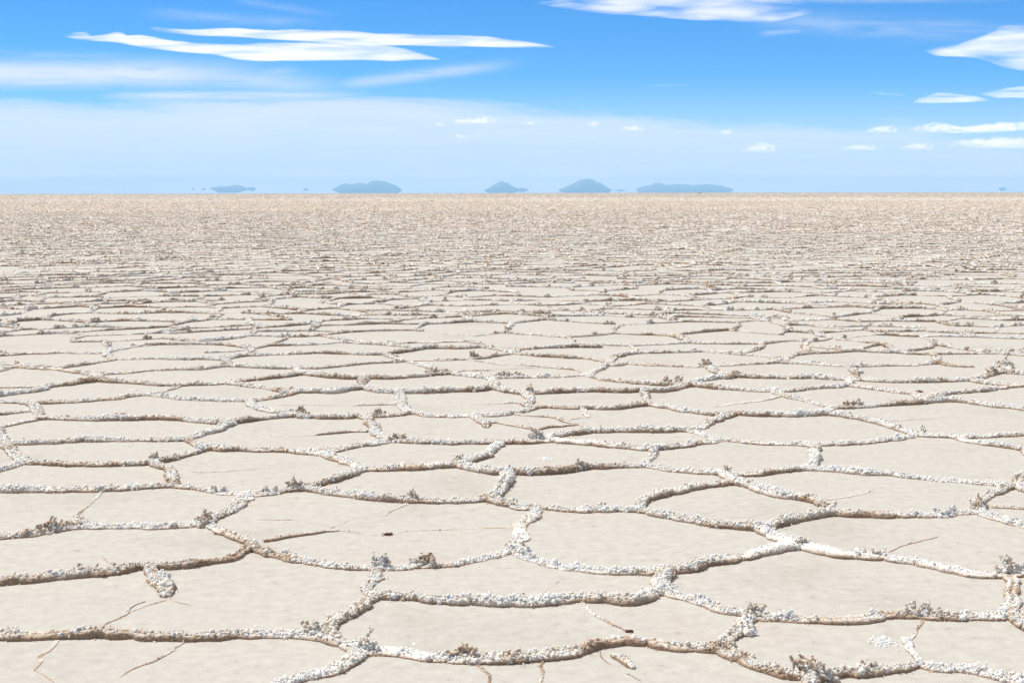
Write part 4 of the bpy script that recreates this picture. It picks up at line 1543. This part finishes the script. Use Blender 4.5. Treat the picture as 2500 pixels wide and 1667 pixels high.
def streak(x0, y0, x1, y1, half, amt, thr=.42):
    """a band of thin cloud between two points of the sky"""
    global total
    a0, e0, a1, e1 = sky_az(x0), sky_el(y0), sky_az(x1), sky_el(y1)
    dx, dy = a1 - a0, e1 - e0
    ln = math.hypot(dx, dy)
    ux, uy = dx / ln, dy / ln
    u = M('DIVIDE', M('ADD', M('MULTIPLY', M('SUBTRACT', AZ, a0), ux), M('MULTIPLY', M('SUBTRACT', EL, e0), uy)), ln)
    v = M('ADD', M('MULTIPLY', M('SUBTRACT', AZ, a0), -uy), M('MULTIPLY', M('SUBTRACT', EL, e0), ux))
    v = M('ADD', v, M('MULTIPLY', M('SUBTRACT', NZ1, .5), half / F * 1.4))
    g = M('POWER', 2.718, M('MULTIPLY', M('POWER', M('DIVIDE', M('ABSOLUTE', v), half / F), 2.0), -1.0))
    ends = M('MULTIPLY', smooth(u, -.02, .25), smooth(u, 1.02, .6))
    s = M('MULTIPLY', M('MULTIPLY', g, ends), smooth(NZ2, thr - .22, thr + .22))
    s = M('MULTIPLY', s, amt)
    total = M('MAXIMUM', total, s)


streak(-300, 178, 760, 182, 30, .95, .26)
streak(300, 170, 900, 215, 24, .6, .34)
streak(780, 212, 1300, 152, 13, .55, .34)
streak(-200, 128, 520, 150, 16, .30, .46)
streak(330, 30, 860, 66, 12, .28, .46)
streak(560, 0, 860, 40, 10, .18, .46)
streak(-300, 205, 420, 196, 10, .75, .40)
streak(200, 236, 980, 228, 12, .85, .30)
streak(-100, 300, 900, 285, 26, .95, .34)
streak(900, 300, 1700, 330, 20, .80, .40)
streak(1780, 45, 2600, 95, 22, .38, .46)
streak(1840, 86, 1990, 72, 7, .30, .42)
streak(1850, 2, 2500, 2, 7, .35, .44)
streak(1560, 212, 1740, 206, 5, .20, .44)
streak(560, 185, 760, 168, 12, .4, .40)

# thin high-altitude air: bright blue near the horizon, deep and dark towards the zenith
grade = nt.nodes.new('ShaderNodeValToRGB')
ge = grade.color_ramp.elements
ge[0].position, ge[0].color = .14, (.62, 1.20, 1.53, 1)
ge[1].position, ge[1].color = .42, (.50, .50, .52, 1)
lk(sx.outputs[2], grade.inputs['Fac'])
gm = node(nt, 'ShaderNodeMix', data_type='RGBA', blend_type='MULTIPLY')
gm.inputs['Factor'].default_value = 1.0
lk(hs.outputs['Color'], gm.inputs['A'])
lk(grade.outputs['Color'], gm.inputs['B'])
mix = node(nt, 'ShaderNodeMix', data_type='RGBA')
lk(M('MINIMUM', total, 1.0), mix.inputs['Factor'])
# neutral white added to the unseen upper sky as fill light for shaded ridges
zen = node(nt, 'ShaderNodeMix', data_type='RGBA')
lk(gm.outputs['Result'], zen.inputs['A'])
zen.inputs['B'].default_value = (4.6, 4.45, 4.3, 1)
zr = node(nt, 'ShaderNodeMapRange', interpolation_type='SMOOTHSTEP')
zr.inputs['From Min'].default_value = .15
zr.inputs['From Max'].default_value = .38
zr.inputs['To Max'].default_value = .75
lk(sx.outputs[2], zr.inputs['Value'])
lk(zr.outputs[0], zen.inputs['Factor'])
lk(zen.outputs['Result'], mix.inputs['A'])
glow = nt.nodes.new('ShaderNodeValToRGB')              # the veil is brightest low down, where one looks through most of it
gl = glow.color_ramp.elements
stops = [(0, (2.2, 1.92, 1.9)), (.009, (2.2, 1.92, 1.9)), (.012, (1.45, 1.38, 1.46)), (.018, (1.0, 1.06, 1.22)),
         (.030, (.86, .96, 1.12)), (.065, (.86, .925, 1.06))]
while len(gl) < len(stops):
    gl.new(.5)
for e, (p, c) in zip(gl, stops):
    e.position, e.color = p, (c[0] / 2.2, c[1] / 2.2, c[2] / 2.2, 1)
lk(sx.outputs[2], glow.inputs['Fac'])
gs = node(nt, 'ShaderNodeMix', data_type='RGBA', blend_type='MULTIPLY')
gs.inputs['Factor'].default_value = 1.0
gs.inputs['A'].default_value = (22.0, 22.0, 22.0, 1)
lk(glow.outputs['Color'], gs.inputs['B'])
lk(gs.outputs['Result'], mix.inputs['B'])
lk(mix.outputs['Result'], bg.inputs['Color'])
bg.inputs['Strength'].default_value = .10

# ------------------------------------------------------------------ render settings
SC.view_settings.view_transform = 'Standard'
SC.view_settings.look = 'None'
SC.view_settings.exposure = 0.0
SC.view_settings.gamma = 1.0
SC.cycles.max_bounces = 16
SC.cycles.diffuse_bounces = 4
SC.cycles.volume_bounces = 12
SC.cycles.volume_step_rate = 0.08
SC.cycles.volume_max_steps = 256
SC.cycles.use_denoising = True
